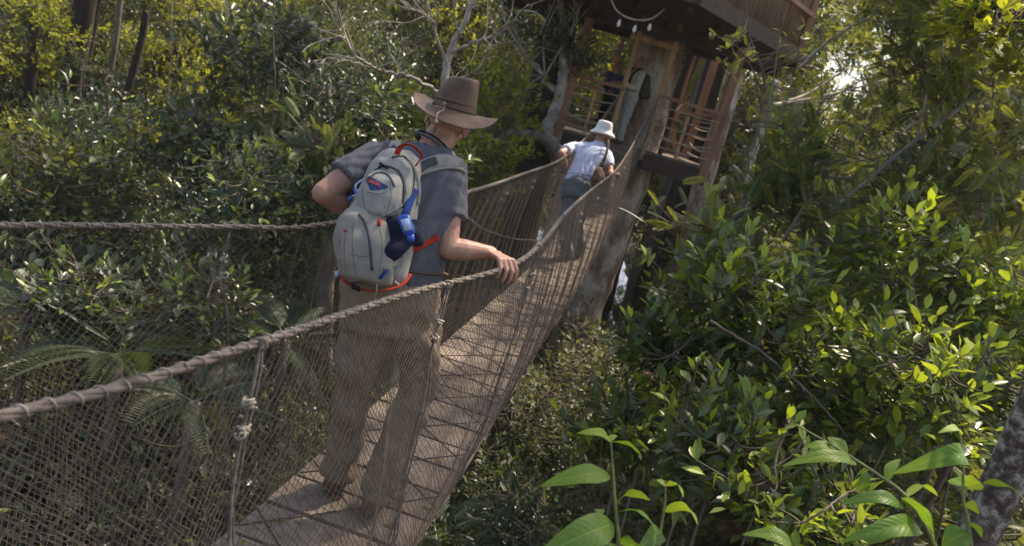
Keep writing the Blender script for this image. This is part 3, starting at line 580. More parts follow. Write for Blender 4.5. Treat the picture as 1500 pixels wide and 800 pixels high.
def ribs(m, scale, amp, dirn):
    n = m.node_tree; b = n.nodes['Principled BSDF']; tc = n.nodes.new('ShaderNodeTexCoord'); dp = n.nodes.new('ShaderNodeVectorMath'); dp.operation = 'DOT_PRODUCT'; dp.inputs[1].default_value = dirn
    nz = n.nodes.new('ShaderNodeTexNoise'); nz.inputs['Scale'].default_value = 5; ma = n.nodes.new('ShaderNodeMath'); ma.operation = 'MULTIPLY_ADD'; ma.inputs[1].default_value = .035
    L(n, tc.outputs['Object'], dp.inputs[0]); L(n, tc.outputs['Object'], nz.inputs[0]); L(n, nz.outputs['Fac'], ma.inputs[0]); L(n, dp.outputs['Value'], ma.inputs[2])
    mu = n.nodes.new('ShaderNodeMath'); mu.operation = 'MULTIPLY'; mu.inputs[1].default_value = scale; L(n, ma.outputs[0], mu.inputs[0]); sn = n.nodes.new('ShaderNodeMath'); sn.operation = 'SINE'; L(n, mu.outputs[0], sn.inputs[0])
    bp = n.nodes.new('ShaderNodeBump'); bp.inputs['Distance'].default_value = amp; L(n, sn.outputs[0], bp.inputs['Height'])
    if b.inputs['Normal'].links: L(n, b.inputs['Normal'].links[0].from_socket, bp.inputs['Normal'])
    L(n, bp.outputs[0], b.inputs['Normal'])
ribs(M['tee'], 700, .0006, (.96, .10, -.06))
def J(t): return W(*t) if len(t) == 3 and not isinstance(t, np.ndarray) else np.asarray(t, float)
def wrinkle(seed, amp, dirn=None, k=30):
    r = np.random.default_rng(seed); K = r.normal(0, 1, (9, 3))*k; ph = r.random(9)*6.28
    if dirn is not None: K -= (K@unit(dirn))[:, None]*unit(dirn)*.85
    def fn(co, no):
        w = co+.03*np.sin(co[:, [1, 2, 0]]*17+ph[:3]); h = np.zeros(len(co))
        for a, p in zip(K, ph): h += np.abs(np.sin(w@a*.5+p))
        h = h/9-.64; return co+no*h[:, None]*amp*3
    return fn
def head(mb, c, up, face, s=1.0):
    up = unit(up); face = unit(face-up*(face@up)*.5); lat = unit(np.cross(face, up)); up = np.cross(lat, face)
    P = lambda a, b_, d: c+(lat*a+face*b_+up*d)*s
    ellipsoid(mb, P(0, -.008, .028), lat*.077*s, face*.096*s, up*.088*s); ellipsoid(mb, P(0, .022, -.045), lat*.058*s, face*.066*s, up*.072*s)
    ellipsoid(mb, P(0, .070, -.088), lat*.024*s, face*.018*s, up*.018*s); ellipsoid(mb, P(0, .082, .018), lat*.048*s, face*.012*s, up*.010*s)
    capsule(mb, P(0, .090, .010), P(0, .110, -.022), .008*s, .012*s); ellipsoid(mb, P(0, .106, -.027), lat*.017*s, face*.010*s, up*.009*s)
    for sg in (-1, 1):
        ellipsoid(mb, P(sg*.081, -.008, -.006), lat*.008*s, face*.019*s+lat*.007*sg*s, up*.032*s, 12); ellipsoid(mb, P(sg*.040, .066, -.025), lat*.020*s, face*.014*s, up*.017*s, 12)
    ellipsoid(mb, P(0, .090, -.054), lat*.024*s, face*.008*s, up*.006*s, 12); ellipsoid(mb, P(0, .088, -.064), lat*.021*s, face*.008*s, up*.006*s, 12)
    return [P(-.032, .080, .004), P(.032, .080, .004)]
def hand(mb, wrist, kc, lat, dirs, s=1.0, thumb=None, nrm=None):
    """palm from wrist to knuckle centre; lat points to the index side; dirs = three phalanx directions"""
    lat = unit(lat); d0 = unit(kc-wrist); lat = unit(lat-d0*(lat@d0)); nrm = unit(np.cross(lat, d0)) if nrm is None else nrm
    for o in (-.026, -.009, .009, .026): capsule(mb, wrist+lat*o*.55*s, kc+lat*o*s, .0135*s, .0105*s, 10)
    Ls = [(.036, .022, .018), (.044, .027, .020), (.047, .029, .021), (.040, .026, .020)]
    for o, (a, b_, c_), sp in zip((-.033, -.011, .011, .033), Ls, (-.16, -.05, .05, .14)):
        p = kc+lat*o*s; pts = [p]
        for l, dd in zip((a, b_, c_), dirs): p = p+unit(unit(dd)+lat*sp*.6)*l*s; pts.append(p)
        limb(mb, pts, [.0100*s, .0088*s, .0080*s, .0068*s], 10)
    tb = wrist+d0*.022*s+lat*.022*s; td = thumb if thumb is not None else unit(lat*.8+d0*.6+nrm*.3)
    p1 = tb+unit(td)*.038*s; p2 = p1+unit(unit(td)*.6+d0*.8)*.030*s; p3 = p2+unit(unit(td)*.35+d0)*.022*s; limb(mb, [tb, p1, p2, p3], [.015*s, .0115*s, .0100*s, .0075*s], 10)
def torso(mb, rings, k=32):
    C = np.array([J(r[0]) for r in rings]); AX = np.array([unit(r[1])*r[2] for r in rings]); up = unit(np.gradient(C, axis=0))
    AY = np.array([unit(np.cross(u, a))*r[3] for u, a, r in zip(up, AX, rings)]); ring_loft(mb, C, AX, AY, k, 2.3)
def person(label, j, col, face, k=1.0, vox=.014, sleeve=1.0, hands=None, hair=None, group=None, wr=.010, belt=None, girth=1.0):
    j = {a: J(b_) for a, b_ in j.items()}
    feet = (j['ankL']+j['ankR'])/2; root = empty('person', label, 'person', (feet[0], feet[1], feet[2]-.09*k), group)
    up = unit(j['neck']-j['waist']); latS = unit(j['shR']-j['shL']); latH = unit(j['hipR']-j['hipL']); g = girth
    # body: skin in one surface (head, neck, arms, hands, a slim core under the clothes)
    mb = MB(); hup = unit(j['head']-j['neck']+A(0, 0, .12)); eyes = head(mb, j['head'], hup, np.asarray(face, float), k)
    capsule(mb, j['neck']-up*.05*k, j['head']-hup*.04*k, .066*k, .060*k)
    limb(mb, [j['neck']-up*.03*k, (j['neck']+j['waist'])/2, j['waist'], (j['hipL']+j['hipR'])/2], [.06*k, .10*k, .09*k, .10*k])
    for s in 'LR':
        sh, el, wr_ = j['sh'+s], j['el'+s], j['wr'+s]; mid = (el*.62+wr_*.38)
        limb(mb, [j['neck']-up*.05*k, sh, sh*.5+el*.5, el, mid, wr_], [.05*k, .055*k, .049*k, .041*k, .043*k, .026*k])
        h = hands[s]; kc, lat, dirs = J(h[0]), h[1], h[2]; hand(mb, wr_, kc, np.asarray(lat, float), [np.asarray(q, float) for q in dirs], k, *(h[3:]))
        limb(mb, [j['hip'+s], j['kn'+s], j['ank'+s]], [.075*k, .05*k, .036*k])
    body = fuse(mb, 'body', M['skin'], root, vox*.5 if vox < .012 else vox*.7, 3)
    for e in eyes:
        me = MB(); ellipsoid(me, e, A(.012, 0, 0)*k, A(0, .012, 0)*k, A(0, 0, .012)*k, 10); me.build('eye', M['eye'], root)
    # shirt
    mb = MB(); W_, N_ = j['waist'], j['neck']; c = lambda t: W_*(1-t)+N_*t; sm = (j['shL']+j['shR'])/2
    mixl = lambda t: unit(latH*(1-t)+latS*t)
    torso(mb, [(j['pelvis'], latH, .185*k*g, .125*k*g), (c(0), mixl(.1), .178*k*g, .118*k*g), (c(.25), mixl(.4), .180*k*g, .122*k*g), (c(.5), mixl(.7), .190*k*g, .128*k*g), ((c(.72)*.6+sm*.4), latS, .198*k*g, .128*k*g), ((c(.88)*.5+sm*.5), latS, .178*k*g, .108*k*g), (N_*.7+sm*.3+up*.01, latS, .10*k, .085*k), (N_+up*.012*k, latS, .075*k, .072*k)])
    for s in 'LR':
        sh, el = j['sh'+s], j['el'+s]; e = sh+(el-sh)*sleeve*.62 if sleeve <= 1 else None
        if e is not None:
            tube(mb, [c(.86)*.6+sh*.4, sh, sh*.55+e*.45, e], [.072*k, .068*k, .066*k, .071*k], 20)
        else:
            w2 = el+(j['wr'+s]-el)*(sleeve-1); limb(mb, [sh, el], [.078*k, .058*k]); tube(mb, [el, el*.5+w2*.5, w2], [.060*k, .054*k, .045*k], 16)
    fuse(mb, 'shirt', M[col['shirt']], root, vox, 4, wrinkle(3, wr, up, 55))
    # trousers
    mb = MB(); P_ = j['pelvis']; hm = (j['hipL']+j['hipR'])/2
    torso(mb, [(P_+up*.045*k, latH, .176*k*g, .122*k*g), (P_-up*.02*k, latH, .184*k*g, .132*k*g), (hm-up*.03*k, latH, .188*k*g, .135*k*g), (hm-up*.12*k, latH, .165*k*g, .115*k*g)])
    for s in 'LR':
        h, kn, an = j['hip'+s], j['kn'+s], j['ank'+s]; h2 = h+(hm-h)*.25
        tube(mb, spline([h2, h*.5+kn*.5, kn, kn*.45+an*.55, an-A(0, 0, .02)*k], 4), np.interp(np.linspace(0, 1, 17), [0, .25, .5, .75, 1], A(.103, .094, .077, .070, .070)*k), 20)
    fuse(mb, 'trousers', M[col['trousers']], root, vox, 4, wrinkle(8, wr*2.0, unit(j['knR']-j['hipR']+A(.3, 0, .3)), 27))
    # shoes
    for s in 'LR':
        an = j['ank'+s]; fd = unit(A(*face[:2], 0)*.25+A(.12, 1, 0)) if 'toe' not in j else unit(j['toe']); mb = MB(); z = an[2]-.085*k
        q = lambda f, h_: A(an[0], an[1], z+h_*k)+fd*f*k
        capsule(mb, q(-.045, .045), q(.03, .05), .043*k, .047*k); capsule(mb, q(.03, .04), q(.17, .030), .046*k, .032*k); capsule(mb, q(0, .06), q(-.005, .11), .045*k, .048*k)
        sh = fuse(mb, 'shoe', M[col.get('shoe', 'boot')], root, vox, 3)
    if belt:
        t = np.linspace(0, 2*math.pi, 33); u2 = unit(np.cross(up, latH)); cc = P_+up*.055*k
        mb = MB(); tube(mb, cc+(np.cos(t)[:, None]*latH*.183*g+np.sin(t)[:, None]*u2*.128*g)*k, .019*k, 8, cap=False, flat=.3, up=up); mb.build('belt', M[belt], root)
    if hair:
        mb = MB(); f = unit(np.asarray(face, float)); lt = unit(np.cross(f, hup)); cc = j['head']-f*.018*k+hup*.040*k
        ellipsoid(mb, cc, lt*.083*k, f*.094*k, hup*.085*k); fuse(mb, 'hair', M[hair], root, vox, 2, wrinkle(5, .004*k, None, 120))
    return root, j
def felt_hat(root, c, r_crown=(.088, .098), up=A(0, 0, 1), m='felt'):
    nt_, nr = 96, 30; th = np.linspace(0, 2*math.pi, nt_, endpoint=False); V = []
    # profile from brim edge in, up the crown and over the top: (radius factor, height)
    def brim_z(t): return .012*np.cos(t-math.pi)*(np.cos(t) < 0)-.052*np.clip(-np.sin(t), 0, 1)**1.3-.014*np.clip(np.sin(t), 0, 1)+.008*np.sin(3*t+.6)
    rings = []
    for s in np.linspace(1, 0, 10):                                   # brim
        R_ = .088+.078*s; curl = .020*np.clip(s-.55, 0, 1)**2*4*(np.clip(-np.cos(t_ := th), 0, 1)**2+.25*np.clip(np.cos(th), 0, 1)**2)
        x = R_*np.cos(th)*(1+.03*np.cos(th)); y = (R_*1.08)*np.sin(th); z = brim_z(th)*s**1.1+curl
        rings.append(np.stack([x, y, z], -1))
    for h, rr_ in ((.004, .0875), (.010, .086), (.030, .085), (.034, .0835), (.06, .081), (.09, .076), (.112, .070), (.126, .066), (.134, .062), (.137, .056), (.134, .049), (.124, .040), (.114, .026), (.110, .012)):
        top = h > .1; zz = h+(.008*np.sin(th+2.2) if top else 0)*1.0; pin = 1-.17*np.exp(-((np.abs(np.angle(np.exp(1j*(th-1.2))))-.9)/.45)**2)*min(1, h/.09)-.03*np.sin(th*5+h*30)*min(1, h/.1)
        x = rr_*np.cos(th)*pin*(.98 if top else 1); y = rr_*1.10*np.sin(th)*pin; rings.append(np.stack([x, y, zz+0*th], -1))
    R_ = np.array(rings); V = R_.reshape(-1, 3); V = np.vstack([V, [0, 0, .110]]); n = len(R_)
    zax = unit(up); xax = unit(A(1, 0, 0)-zax*zax[0]); yax = np.cross(zax, xax); V = c+V[:, :1]*xax+V[:, 1:2]*yax+(V[:, 2:]*np.where(V[:, 2:] > .05, .90, 1))*zax+np.clip(V[:, 2:], 0, .2)*.10*xax
    i = np.arange(n-1)[:, None]*nt_; jj = np.arange(nt_)[None]; j2 = (jj+1) % nt_; q = np.stack([i+jj, i+j2, i+nt_+j2, i+nt_+jj], -1).reshape(-1, 4)
    jj = np.arange(nt_); tr = np.stack([(n-1)*nt_+jj, (n-1)*nt_+(jj+1) % nt_, np.full(nt_, n*nt_)], -1)
    mb = MB(); mb.add(V, [q, tr]); o = mb.build('hat', M[m], root); sd = o.modifiers.new('s', 'SOLIDIFY'); sd.thickness = .0028; sd.offset = -1
    ring = lambda k_, off=0: c+(R_[k_]@np.stack([xax, yax, zax]))*1.0
    mk = MB(); e = ring(0); tube(mk, np.vstack([e, e[:2]]), .0026, 6, cap=False); mk.build('brim_edge', M[m], o)
    mk = MB(); b_ = c+((R_[11]*A(1.02, 1.02, 1)+A(0, 0, .018))@np.stack([xax, yax, zax])); b2 = c+((R_[12]*A(1.012, 1.012, 1))@np.stack([xax, yax, zax]))
    tube(mk, np.vstack([b2, b2[:2]]), .0022, 5, cap=False); b3 = c+((R_[9]*A(1.01, 1.01, 1)+A(0, 0, .006))@np.stack([xax, yax, zax])); tube(mk, np.vstack([b3, b3[:2]]), .0022, 5, cap=False); mk.build('hat_band', M['feltdark'], o)
    return o, (lambda r_, t: c+(A(r_*math.cos(t), r_*1.08*math.sin(t), float(brim_z(np.array([t]))[0])*max(0, (r_-.088)/.078)+.004))@np.stack([xax, yax, zax]))

# ---- the man with the rucksack
aL, aR = WZ(496, 690, -1.66), WZ(552, 722, -1.66)
hR = W(740, 381, 3.07)
j1 = dict(head=(656, 180, 3.05), neck=(630, 217, 3.0), shL=(546, 232, 2.93), shR=(662, 252, 3.05), elL=(474, 283, 2.80), wrL=(530, 318, 2.98), elR=(655, 364, 2.98), wrR=(719, 370, 3.06),
          waist=(584, 380, 3.0), pelvis=(577, 412, 3.02), hipL=(548, 440, 3.0), hipR=(606, 446, 3.06), knL=(520, 565, 3.08), knR=(614, 555, 3.12), ankL=aL, ankR=aR)
tR = unit(A(.42, .9, .03))
man, JJ = person('man in a brown brimmed hat, grey T-shirt and khaki trousers gripping the bridge rope', j1, dict(shirt='tee', trousers='khaki', shoe='boot'), A(.12, 1, -.12), 1.0, .0085, 1.0,
    hands=dict(R=(W(741, 381, 2.97), tR, [A(.50, -.45, -.75), A(.05, -.10, -1), A(-.30, .10, -.95)], unit(tR*.9+A(.25, 0, -.5))), L=(W(556, 330, 3.06), A(0, .3, 1), [A(.9, .4, -.2), A(.6, .2, -.8), A(-.3, 0, -1)])), wr=.013, belt='leather')
hc = W(665, 161, 3.04); hat, hp = felt_hat(man, hc)
mb = MB(); mb2 = MB(); s0 = hp(.093, math.radians(252)); tube(mb, spline([s0+A(0, -.004, .016), s0+A(.003, -.006, -.006), hp(.15, math.radians(256))+A(0, -.006, .004), hp(.166, math.radians(258))+A(.004, -.01, -.012)], 6), .0032, 7)
ellipsoid(mb, s0+A(0, -.006, .016), A(.007, 0, 0), A(0, .006, 0), A(0, 0, .006), 10); e_ = hp(.166, math.radians(258)); ellipsoid(mb, e_+A(.004, -.012, -.014), A(.008, 0, 0), A(0, .007, 0), A(0, 0, .008), 10); mb.build('hat_cord', M['lcord'], hat)
tube(mb2, [e_+A(.004, -.01, -.015), e_+A(.007, -.006, -.035), e_+A(.004, -.002, -.06)], .002, 5); mb2.build('hat_cord', M['feltdark'], hat)
mb = MB(); n0 = JJ['neck']; hu = unit(JJ['head']-n0); t = np.linspace(0, 2*math.pi, 33)
xa = unit(JJ['shR']-JJ['shL']); xa = unit(xa-hu*(xa@hu)); ya = np.cross(hu, xa)
tube(mb, n0+hu*.014+(np.cos(t)[:, None]*xa*.070+np.sin(t)[:, None]*ya*.068)+hu*.012*np.sin(t)[:, None], .010, 8, cap=False, flat=.45, up=hu); mb.build('collar', M['tee'], man)
mb = MB(); tube(mb, n0+hu*.026+(np.cos(t)[:, None]*xa*.069+np.sin(t)[:, None]*ya*.067)+hu*.010*np.sin(t)[:, None], .007, 6, cap=False, flat=.35, up=hu); mb.build('neck_strap', M['dark'], man)
adopt(man)
# ---- the rucksack
M['pack'] = cloth('light_grey_nylon', (.32, .315, .285), (.22, .215, .19), .0015, 300); M['seam'] = cloth('dark_seam', (.14, .14, .125)); M['pack_dark'] = cloth('mid_grey_nylon', (.26, .25, .215)); M['zip'] = cloth('dark_zip', (.075, .075, .075)); M['red'] = cloth('red_webbing', (.38, .035, .02)); M['patch'] = cloth('navy_patch', (.02, .05, .13), None, .001)
M['blueplastic'] = mat('blue_plastic', (.02, .09, .40), (.015, .07, .32), .35, 5); M['bluestrap'] = cloth('blue_webbing', (.022, .055, .19)); M['redprint'] = mat('red_print', (.75, .09, .05), None, .6); M['labelw'] = mat('pale_label', (.45, .55, .68), (.30, .40, .6), .4, 90)
pk = empty('rucksack', "light grey rucksack with red loop and dark zips on the hatted man's back", 'backpack', W(548, 420, 2.76))
pxm = 2.78/FPX; LATp = unit(W(612, 262, 2.80)-W(530, 240, 2.74)); 
def packloft(mb, rings, k=36, power=2.6):
    C = np.array([W(x, y, d) for x, y, hw, hd, d in rings]); up = unit(np.gradient(C, axis=0)); AX = np.array([LATp*hw*pxm for x, y, hw, hd, d in rings]); AY = np.array([unit(np.cross(u, LATp))*hd for u, (x, y, hw, hd, d) in zip(up, rings)])
    ring_loft(mb, C, AX, AY, k, power)
mb = MB(); packloft(mb, [(549, 421, 24, .03, 2.80), (548, 414, 40, .07, 2.80), (550, 395, 47, .095, 2.79), (553, 360, 52, .105, 2.79), (557, 330, 51, .10, 2.79), (563, 305, 48, .098, 2.80), (571, 280, 43, .092, 2.81), (579, 250, 38, .08, 2.83), (585, 232, 30, .06, 2.85), (589, 222, 16, .03, 2.86)])
fuse(mb, 'main_compartment', M['pack'], pk, .007, 3, wrinkle(21, .010, A(.2, 0, 1), 40))
mb = MB(); packloft(mb, [(536, 418, 22, .03, 2.70), (535, 408, 38, .055, 2.70), (534, 385, 43, .068, 2.69), (535, 355, 43, .066, 2.69), (538, 330, 40, .058, 2.70), (542, 315, 33, .040, 2.72), (546, 305, 18, .02, 2.74)])
fuse(mb, 'lower_pocket', M['pack_dark'], pk, .007, 3, wrinkle(22, .012, A(.2, 0, 1), 45))
mb = MB(); packloft(mb, [(554, 318, 26, .03, 2.74), (554, 308, 33, .045, 2.72), (556, 288, 33, .05, 2.72), (561, 268, 29, .042, 2.73), (566, 256, 18, .022, 2.75)])
fuse(mb, 'upper_pocket', M['pack'], pk, .006, 3, wrinkle(23, .014, A(.2, 0, 1), 45))
dgx = bpy.context.evaluated_depsgraph_get()
from mathutils.bvhtree import BVHTree
def surf_of(objs):
    vs_, fs_, n = [], [], 0
    for o in objs:
        vs_ += [tuple(v.co) for v in o.data.vertices]; fs_ += [tuple(i+n for i in p.vertices) for p in o.data.polygons]; n += len(o.data.vertices)
    return BVHTree.FromPolygons(vs_, fs_)
pbv = surf_of([c for c in pk.children])
def on(px, py, off=.002, bv=None):
    """the point of the pack surface seen through this part of the pack, lifted by off"""
    r_ = unit(W(px, py, 1)); h = (bv or pbv).ray_cast(Vector((0, 0, 0)), Vector(r_)); return (np.array(h[0])-r_*off) if h[0] is not None else W(px, py, 2.78)
def trace(mb, pts, r, off=.001, flat=1.0, n=6):
    p = spline(pts, n); q = np.array([on(x, y, off) for x, y in p]); 
    for _ in range(2): q[1:-1] = (q[:-2]+2*q[1:-1]+q[2:])/4
    tube(mb, q, r, 6, flat=flat, up=A(*-FW) if flat != 1 else None)
for pts, r in (([(525, 314), (534, 325), (541, 350), (545, 396)], .0048), ([(541, 262), (552, 253), (568, 256), (578, 274)], .0042), ([(549, 250), (563, 243), (582, 250), (592, 272), (590, 305)], .0040), ([(574, 231), (591, 229), (603, 243), (607, 262), (601, 300)], .0040)):
    mb = MB(); trace(mb, pts, r); mb.build('zip', M['zip'], pk)
for pts in ([(533, 262), (531, 284), (535, 303)], [(571, 268), (573, 290), (566, 312)], [(540, 282), (555, 284), (568, 280)], [(520, 322), (516, 350), (518, 380), (522, 405)], [(556, 334), (560, 362), (556, 396)], [(576, 300), (584, 322), (590, 352), (588, 392)], [(512, 372), (530, 376), (546, 374)], [(582, 246), (592, 262), (595, 285)]):
    mb = MB(); trace(mb, pts, .0013, .0004); mb.build('seam', M['seam'], pk)
mb = MB(); trace(mb, [(597, 236), (606, 252), (611, 275), (609, 300)], .014, -.004, .25); mb.build('side_panel', M['pack_dark'], pk)
mb = MB(); trace(mb, [(560, 392), (578, 386), (592, 374)], .010, -.002, .25); mb.build('compression_panel', M['pack_dark'], pk)
mb = MB(); trace(mb, [(499, 340), (497, 372), (502, 400), (510, 410)], .0010, .0004); trace(mb, [(507, 335), (504, 365), (507, 395)], .0010, .0004); trace(mb, [(503, 338), (509, 338)], .0025); mb.build('red_piping', M['red'], pk)
mb = MB(); q = on(561, 241, .006); tube(mb, [q, on(555, 245, .012)], .004, 6); tube(mb, [on(556, 239, .008), on(568, 246, .008)], .005, 6); mb.build('zip_pull', M['dark'], pk)
def patch(mb, poly, off):
    c = np.mean(poly, axis=0); V, F = [], []; m = 14; n = len(poly); R_ = 7
    for r_ in range(R_+1):
        for i in range(n):
            for s in range(m):
                p = np.asarray(poly[i])*(1-s/m)+np.asarray(poly[(i+1) % n])*s/m; V.append(on(*(c+(p-c)*(r_/R_)), off))
    nn = n*m; i = np.arange(R_)[:, None]*nn; jj = np.arange(nn)[None]; j2 = (jj+1) % nn; mb.add(np.array(V), np.stack([i+jj, i+nn+jj, i+nn+j2, i+j2], -1).reshape(-1, 4))
mb = MB(); patch(mb, [(534, 260), (541, 258), (569, 273), (566, 277), (543, 279)], .0015); mb.build('badge', M['patch'], pk)
cu = bpy.data.curves.new('word', 'FONT'); cu.body = 'CAMELBAK'; cu.size = 1; cu.align_x = 'CENTER'; cu.align_y = 'CENTER'; cu.offset = .02; to = bpy.data.objects.new('word', cu); scene.collection.objects.link(to)
tm = bpy.data.meshes.new_from_object(to.evaluated_get(bpy.context.evaluated_depsgraph_get())); bpy.data.objects.remove(to)
co = np.empty(len(tm.vertices)*3, np.float32); tm.vertices.foreach_get('co', co); co = co.reshape(-1, 3); wdt = np.ptp(co[:, 0]); new = []
for x, y, _ in co:
    u_ = x/wdt; px_ = 547.5+u_*20; py_ = 267.0+u_*7.5+2.2*u_*u_*4*.4; new.append(on(px_-y*7.5*.30*.5, py_-y*7.5, .0030))
tm.vertices.foreach_set('co', np.array(new, np.float32).ravel()); tm.materials.clear(); tm.materials.append(M['redprint']); to = bpy.data.objects.new('lettering', tm); scene.collection.objects.link(to); to.parent = pk
mb = MB(); tube(mb, spline([W(581, 226, 2.77), W(588, 214, 2.765), W(600, 212, 2.765), W(613, 221, 2.775), W(617, 230, 2.78), W(609, 243, 2.77)], 8), .0105, 8, flat=.25, up=IX*.3+FW*.2+IY); mb.build('grab_loop', M['red'], pk)
sbv = surf_of([c for c in man.children if c.name.startswith('shirt')])
def band(name, pts, w, mt, bv, off=.006, parent=pk, th=.2):
    p = spline(pts, 8); q = []
    for a in p:
        r_ = unit(W(a[0], a[1], 1)); h = bv.ray_cast(Vector((0, 0, 0)), Vector(r_)); q.append(np.array(h[0])-r_*off if h[0] is not None else None)
    ok = [i for i, x in enumerate(q) if x is not None]; q = np.array([q[i] if i in ok else q[min(ok, key=lambda o_: abs(o_-i))]+(W(p[i][0], p[i][1], 2.9)-W(*p[min(ok, key=lambda o_: abs(o_-i))][:2], 2.9)) for i in range(len(p))])
    for _ in range(3): q[1:-1] = (q[:-2]+2*q[1:-1]+q[2:])/4
    mb = MB(); tube(mb, q, w/2, 10, flat=th, up=-FW); return mb.build(name, M[mt], parent)
band('shoulder_strap', [(588, 243), (581, 228), (577, 216), (578, 208)], .056, 'pack', sbv, .008); band('shoulder_strap', [(604, 252), (622, 243), (645, 235), (664, 237), (676, 243)], .050, 'pack', sbv, .010)
band('strap_pad', [(584, 236), (578, 222), (580, 212)], .030, 'zip', sbv, .018); band('strap_pad', [(614, 247), (625, 240), (640, 235)], .032, 'zip', sbv, .018)
band('strap_edge', [(610, 257), (632, 250), (656, 245), (674, 247), (682, 253)], .012, 'pack_dark', sbv, .014, th=.6)
band('waist_strap', [(588, 378), (606, 367), (624, 357), (642, 347)], .022, 'red', sbv, .008)
mb = MB(); wb = spline([W(500, 400, 2.80), W(506, 412, 2.74), W(522, 422, 2.70), W(545, 426, 2.68), W(570, 424, 2.70), W(590, 415, 2.76), W(600, 402, 2.84)], 8); tube(mb, wb, .011, 8, flat=.3, up=IY); mb.build('hip_belt', M['red'], pk)
mb = MB(); box(mb, W(521, 421, 2.675), IX*.014+IY*-.006, IY*.010, FW*.006); mb.build('buckle', M['dark'], pk)
mb = MB(); tube(mb, spline([W(551, 408, 2.68), W(552, 425, 2.67), W(549, 436, 2.68), W(551, 446, 2.70)], 6), .010, 6, flat=.25, up=IX); tube(mb, spline([W(578, 412, 2.72), W(586, 420, 2.74), W(583, 432, 2.75)], 6), .006, 6, flat=.25, up=IX); mb.build('loose_strap', M['pack_dark'], pk)
mb = MB(); box(mb, W(494, 401, 2.76), IX*.008+IY*.004, IY*.011, FW*.004); mb.build('buckle', M['labelw'], pk)
mb = MB(); tube(mb, spline([on(609, 277, .004), on(602, 292, .008), W(596, 308, 2.70), W(591, 322, 2.69)], 6), .014, 8, flat=.2, up=-FW); mb.build('side_strap', M['bluestrap'], pk)
mb = MB(); tube(mb, spline([on(580, 385, .002), on(566, 397, .003), on(556, 408, .003)], 5), .006, 6, flat=.4, up=-FW); mb.build('side_strap', M['bluestrap'], pk)
mb = MB(); tube(mb, [on(556, 322, .004), on(555, 330, .005)], .006, 6); mb.build('red_toggle', M['red'], pk)
mb = MB(); tube(mb, spline([W(533, 262, 2.80), W(521, 272, 2.78), W(524, 284, 2.76), W(516, 288, 2.75), W(513, 292, 2.75)], 6), .004, 6); mb.build('drinking_tube', M['labelw'], pk)
mb = MB(); ellipsoid(mb, W(513, 291, 2.74), A(.008, 0, 0), A(0, .008, 0), A(.003, 0, .012), 10); tube(mb, [W(519, 276, 2.77), W(524, 290, 2.75)], .005, 6); mb.build('mouthpiece', M['blueplastic'], pk)
mb = MB(); tube(mb, spline([W(544, 320, 2.70), W(556, 318, 2.68), W(574, 310, 2.69), W(590, 300, 2.72)], 5), .003, 5); tube(mb, spline([on(566, 300, .002), on(559, 318, .004), on(556, 330, .004)], 5), .0025, 5); mb.build('cord_lacing', M['pack_dark'], pk)
adopt(pk)
mb = MB(); capsule(mb, W(562, 345, 2.73), W(582, 332, 2.70), .050, .045); capsule(mb, W(570, 360, 2.71), W(600, 345, 2.73), .055, .042); capsule(mb, W(560, 350, 2.73), W(570, 366, 2.72), .045, .04); capsule(mb, W(575, 335, 2.71), W(608, 333, 2.75), .03, .03); capsule(mb, W(600, 345, 2.75), W(612, 352, 2.80), .04, .03)
jk = fuse(mb, 'rolled_jacket', M['navy'], None, .007, 4, wrinkle(31, .018, A(1, 0, .5), 35)); tag(jk, 'dark navy jacket bundled through the side of the grey rucksack', 'jacket')
bt = empty('gel_bottle', 'small bright blue bottle hanging upside down beside the navy jacket', 'bottle', W(600, 350, 2.63))
mb = MB(); C = np.array([W(590, 315, 2.645), W(591, 317, 2.645), W(594, 326, 2.645), W(598, 337, 2.645), W(600, 343, 2.645), W(601, 345, 2.645)]); hw = A(.012, .020, .022, .022, .018, .008); lt = unit(W(607, 324, 2.64)-W(589, 328, 2.645)); ring_loft(mb, C, hw[:, None]*lt, A(.008, .013, .014, .014, .012, .008)[:, None]*FW, 20, 3); mb.build('bottle_body', M['blueplastic'], bt)
mb = MB(); tube(mb, [W(601, 344, 2.645), W(602, 350, 2.645), W(603, 354, 2.645)], [.013, .012, .010], 12); mb.build('cap', M['blueplastic'], bt)
mb = MB(); box(mb, W(595.5, 329, 2.629), lt*.014, unit(W(591, 317, 2.645)-W(600, 343, 2.645))*.020, FW*.0012); mb.build('label', M['labelw'], bt); adopt(bt)

# ---- the man ahead on the bridge
dz = lambda y: float(atY(deck_c, y)[..., 2])
f2 = [A(.58, 9.45, dz(9.45)+.09), A(.75, 9.75, dz(9.75)+.09)]
j2 = dict(head=(882, 196, 9.62), neck=(877, 210, 9.55), shL=(838, 216, 9.5), shR=(890, 227, 9.55), elL=(822, 224, 9.25), wrL=(829, 243, 9.35), elR=(894, 254, 9.42), wrR=(897, 256, 9.25),
          waist=(853, 257, 9.4), pelvis=(849, 267, 9.4), hipL=(839, 279, 9.4), hipR=(856, 283, 9.45), knL=(828, 327, 9.45), knR=(844, 331, 9.6), ankL=f2[0], ankR=f2[1])
man2, JJ2 = person('man in a white sun hat and pale blue shirt walking further along the bridge', j2, dict(shirt='bluecotton', trousers='greytrouser'), A(.1, 1, -.35), 1.0, .012, 1.0,
    hands=dict(R=(W(903, 254, 9.3), A(.2, .9, .2), [A(.6, 0, -.7), A(0, 0, -1), A(-.5, 0, -.8)]), L=(W(833, 250, 9.4), A(.2, .9, .2), [A(.3, .3, -.7), A(0, 0, -1), A(-.5, 0, -.8)])), wr=.014, belt='leather', girth=1.06)
hc = JJ2['head']+A(.005, -.01, .035); mb = MB(); C, R_ = [], []
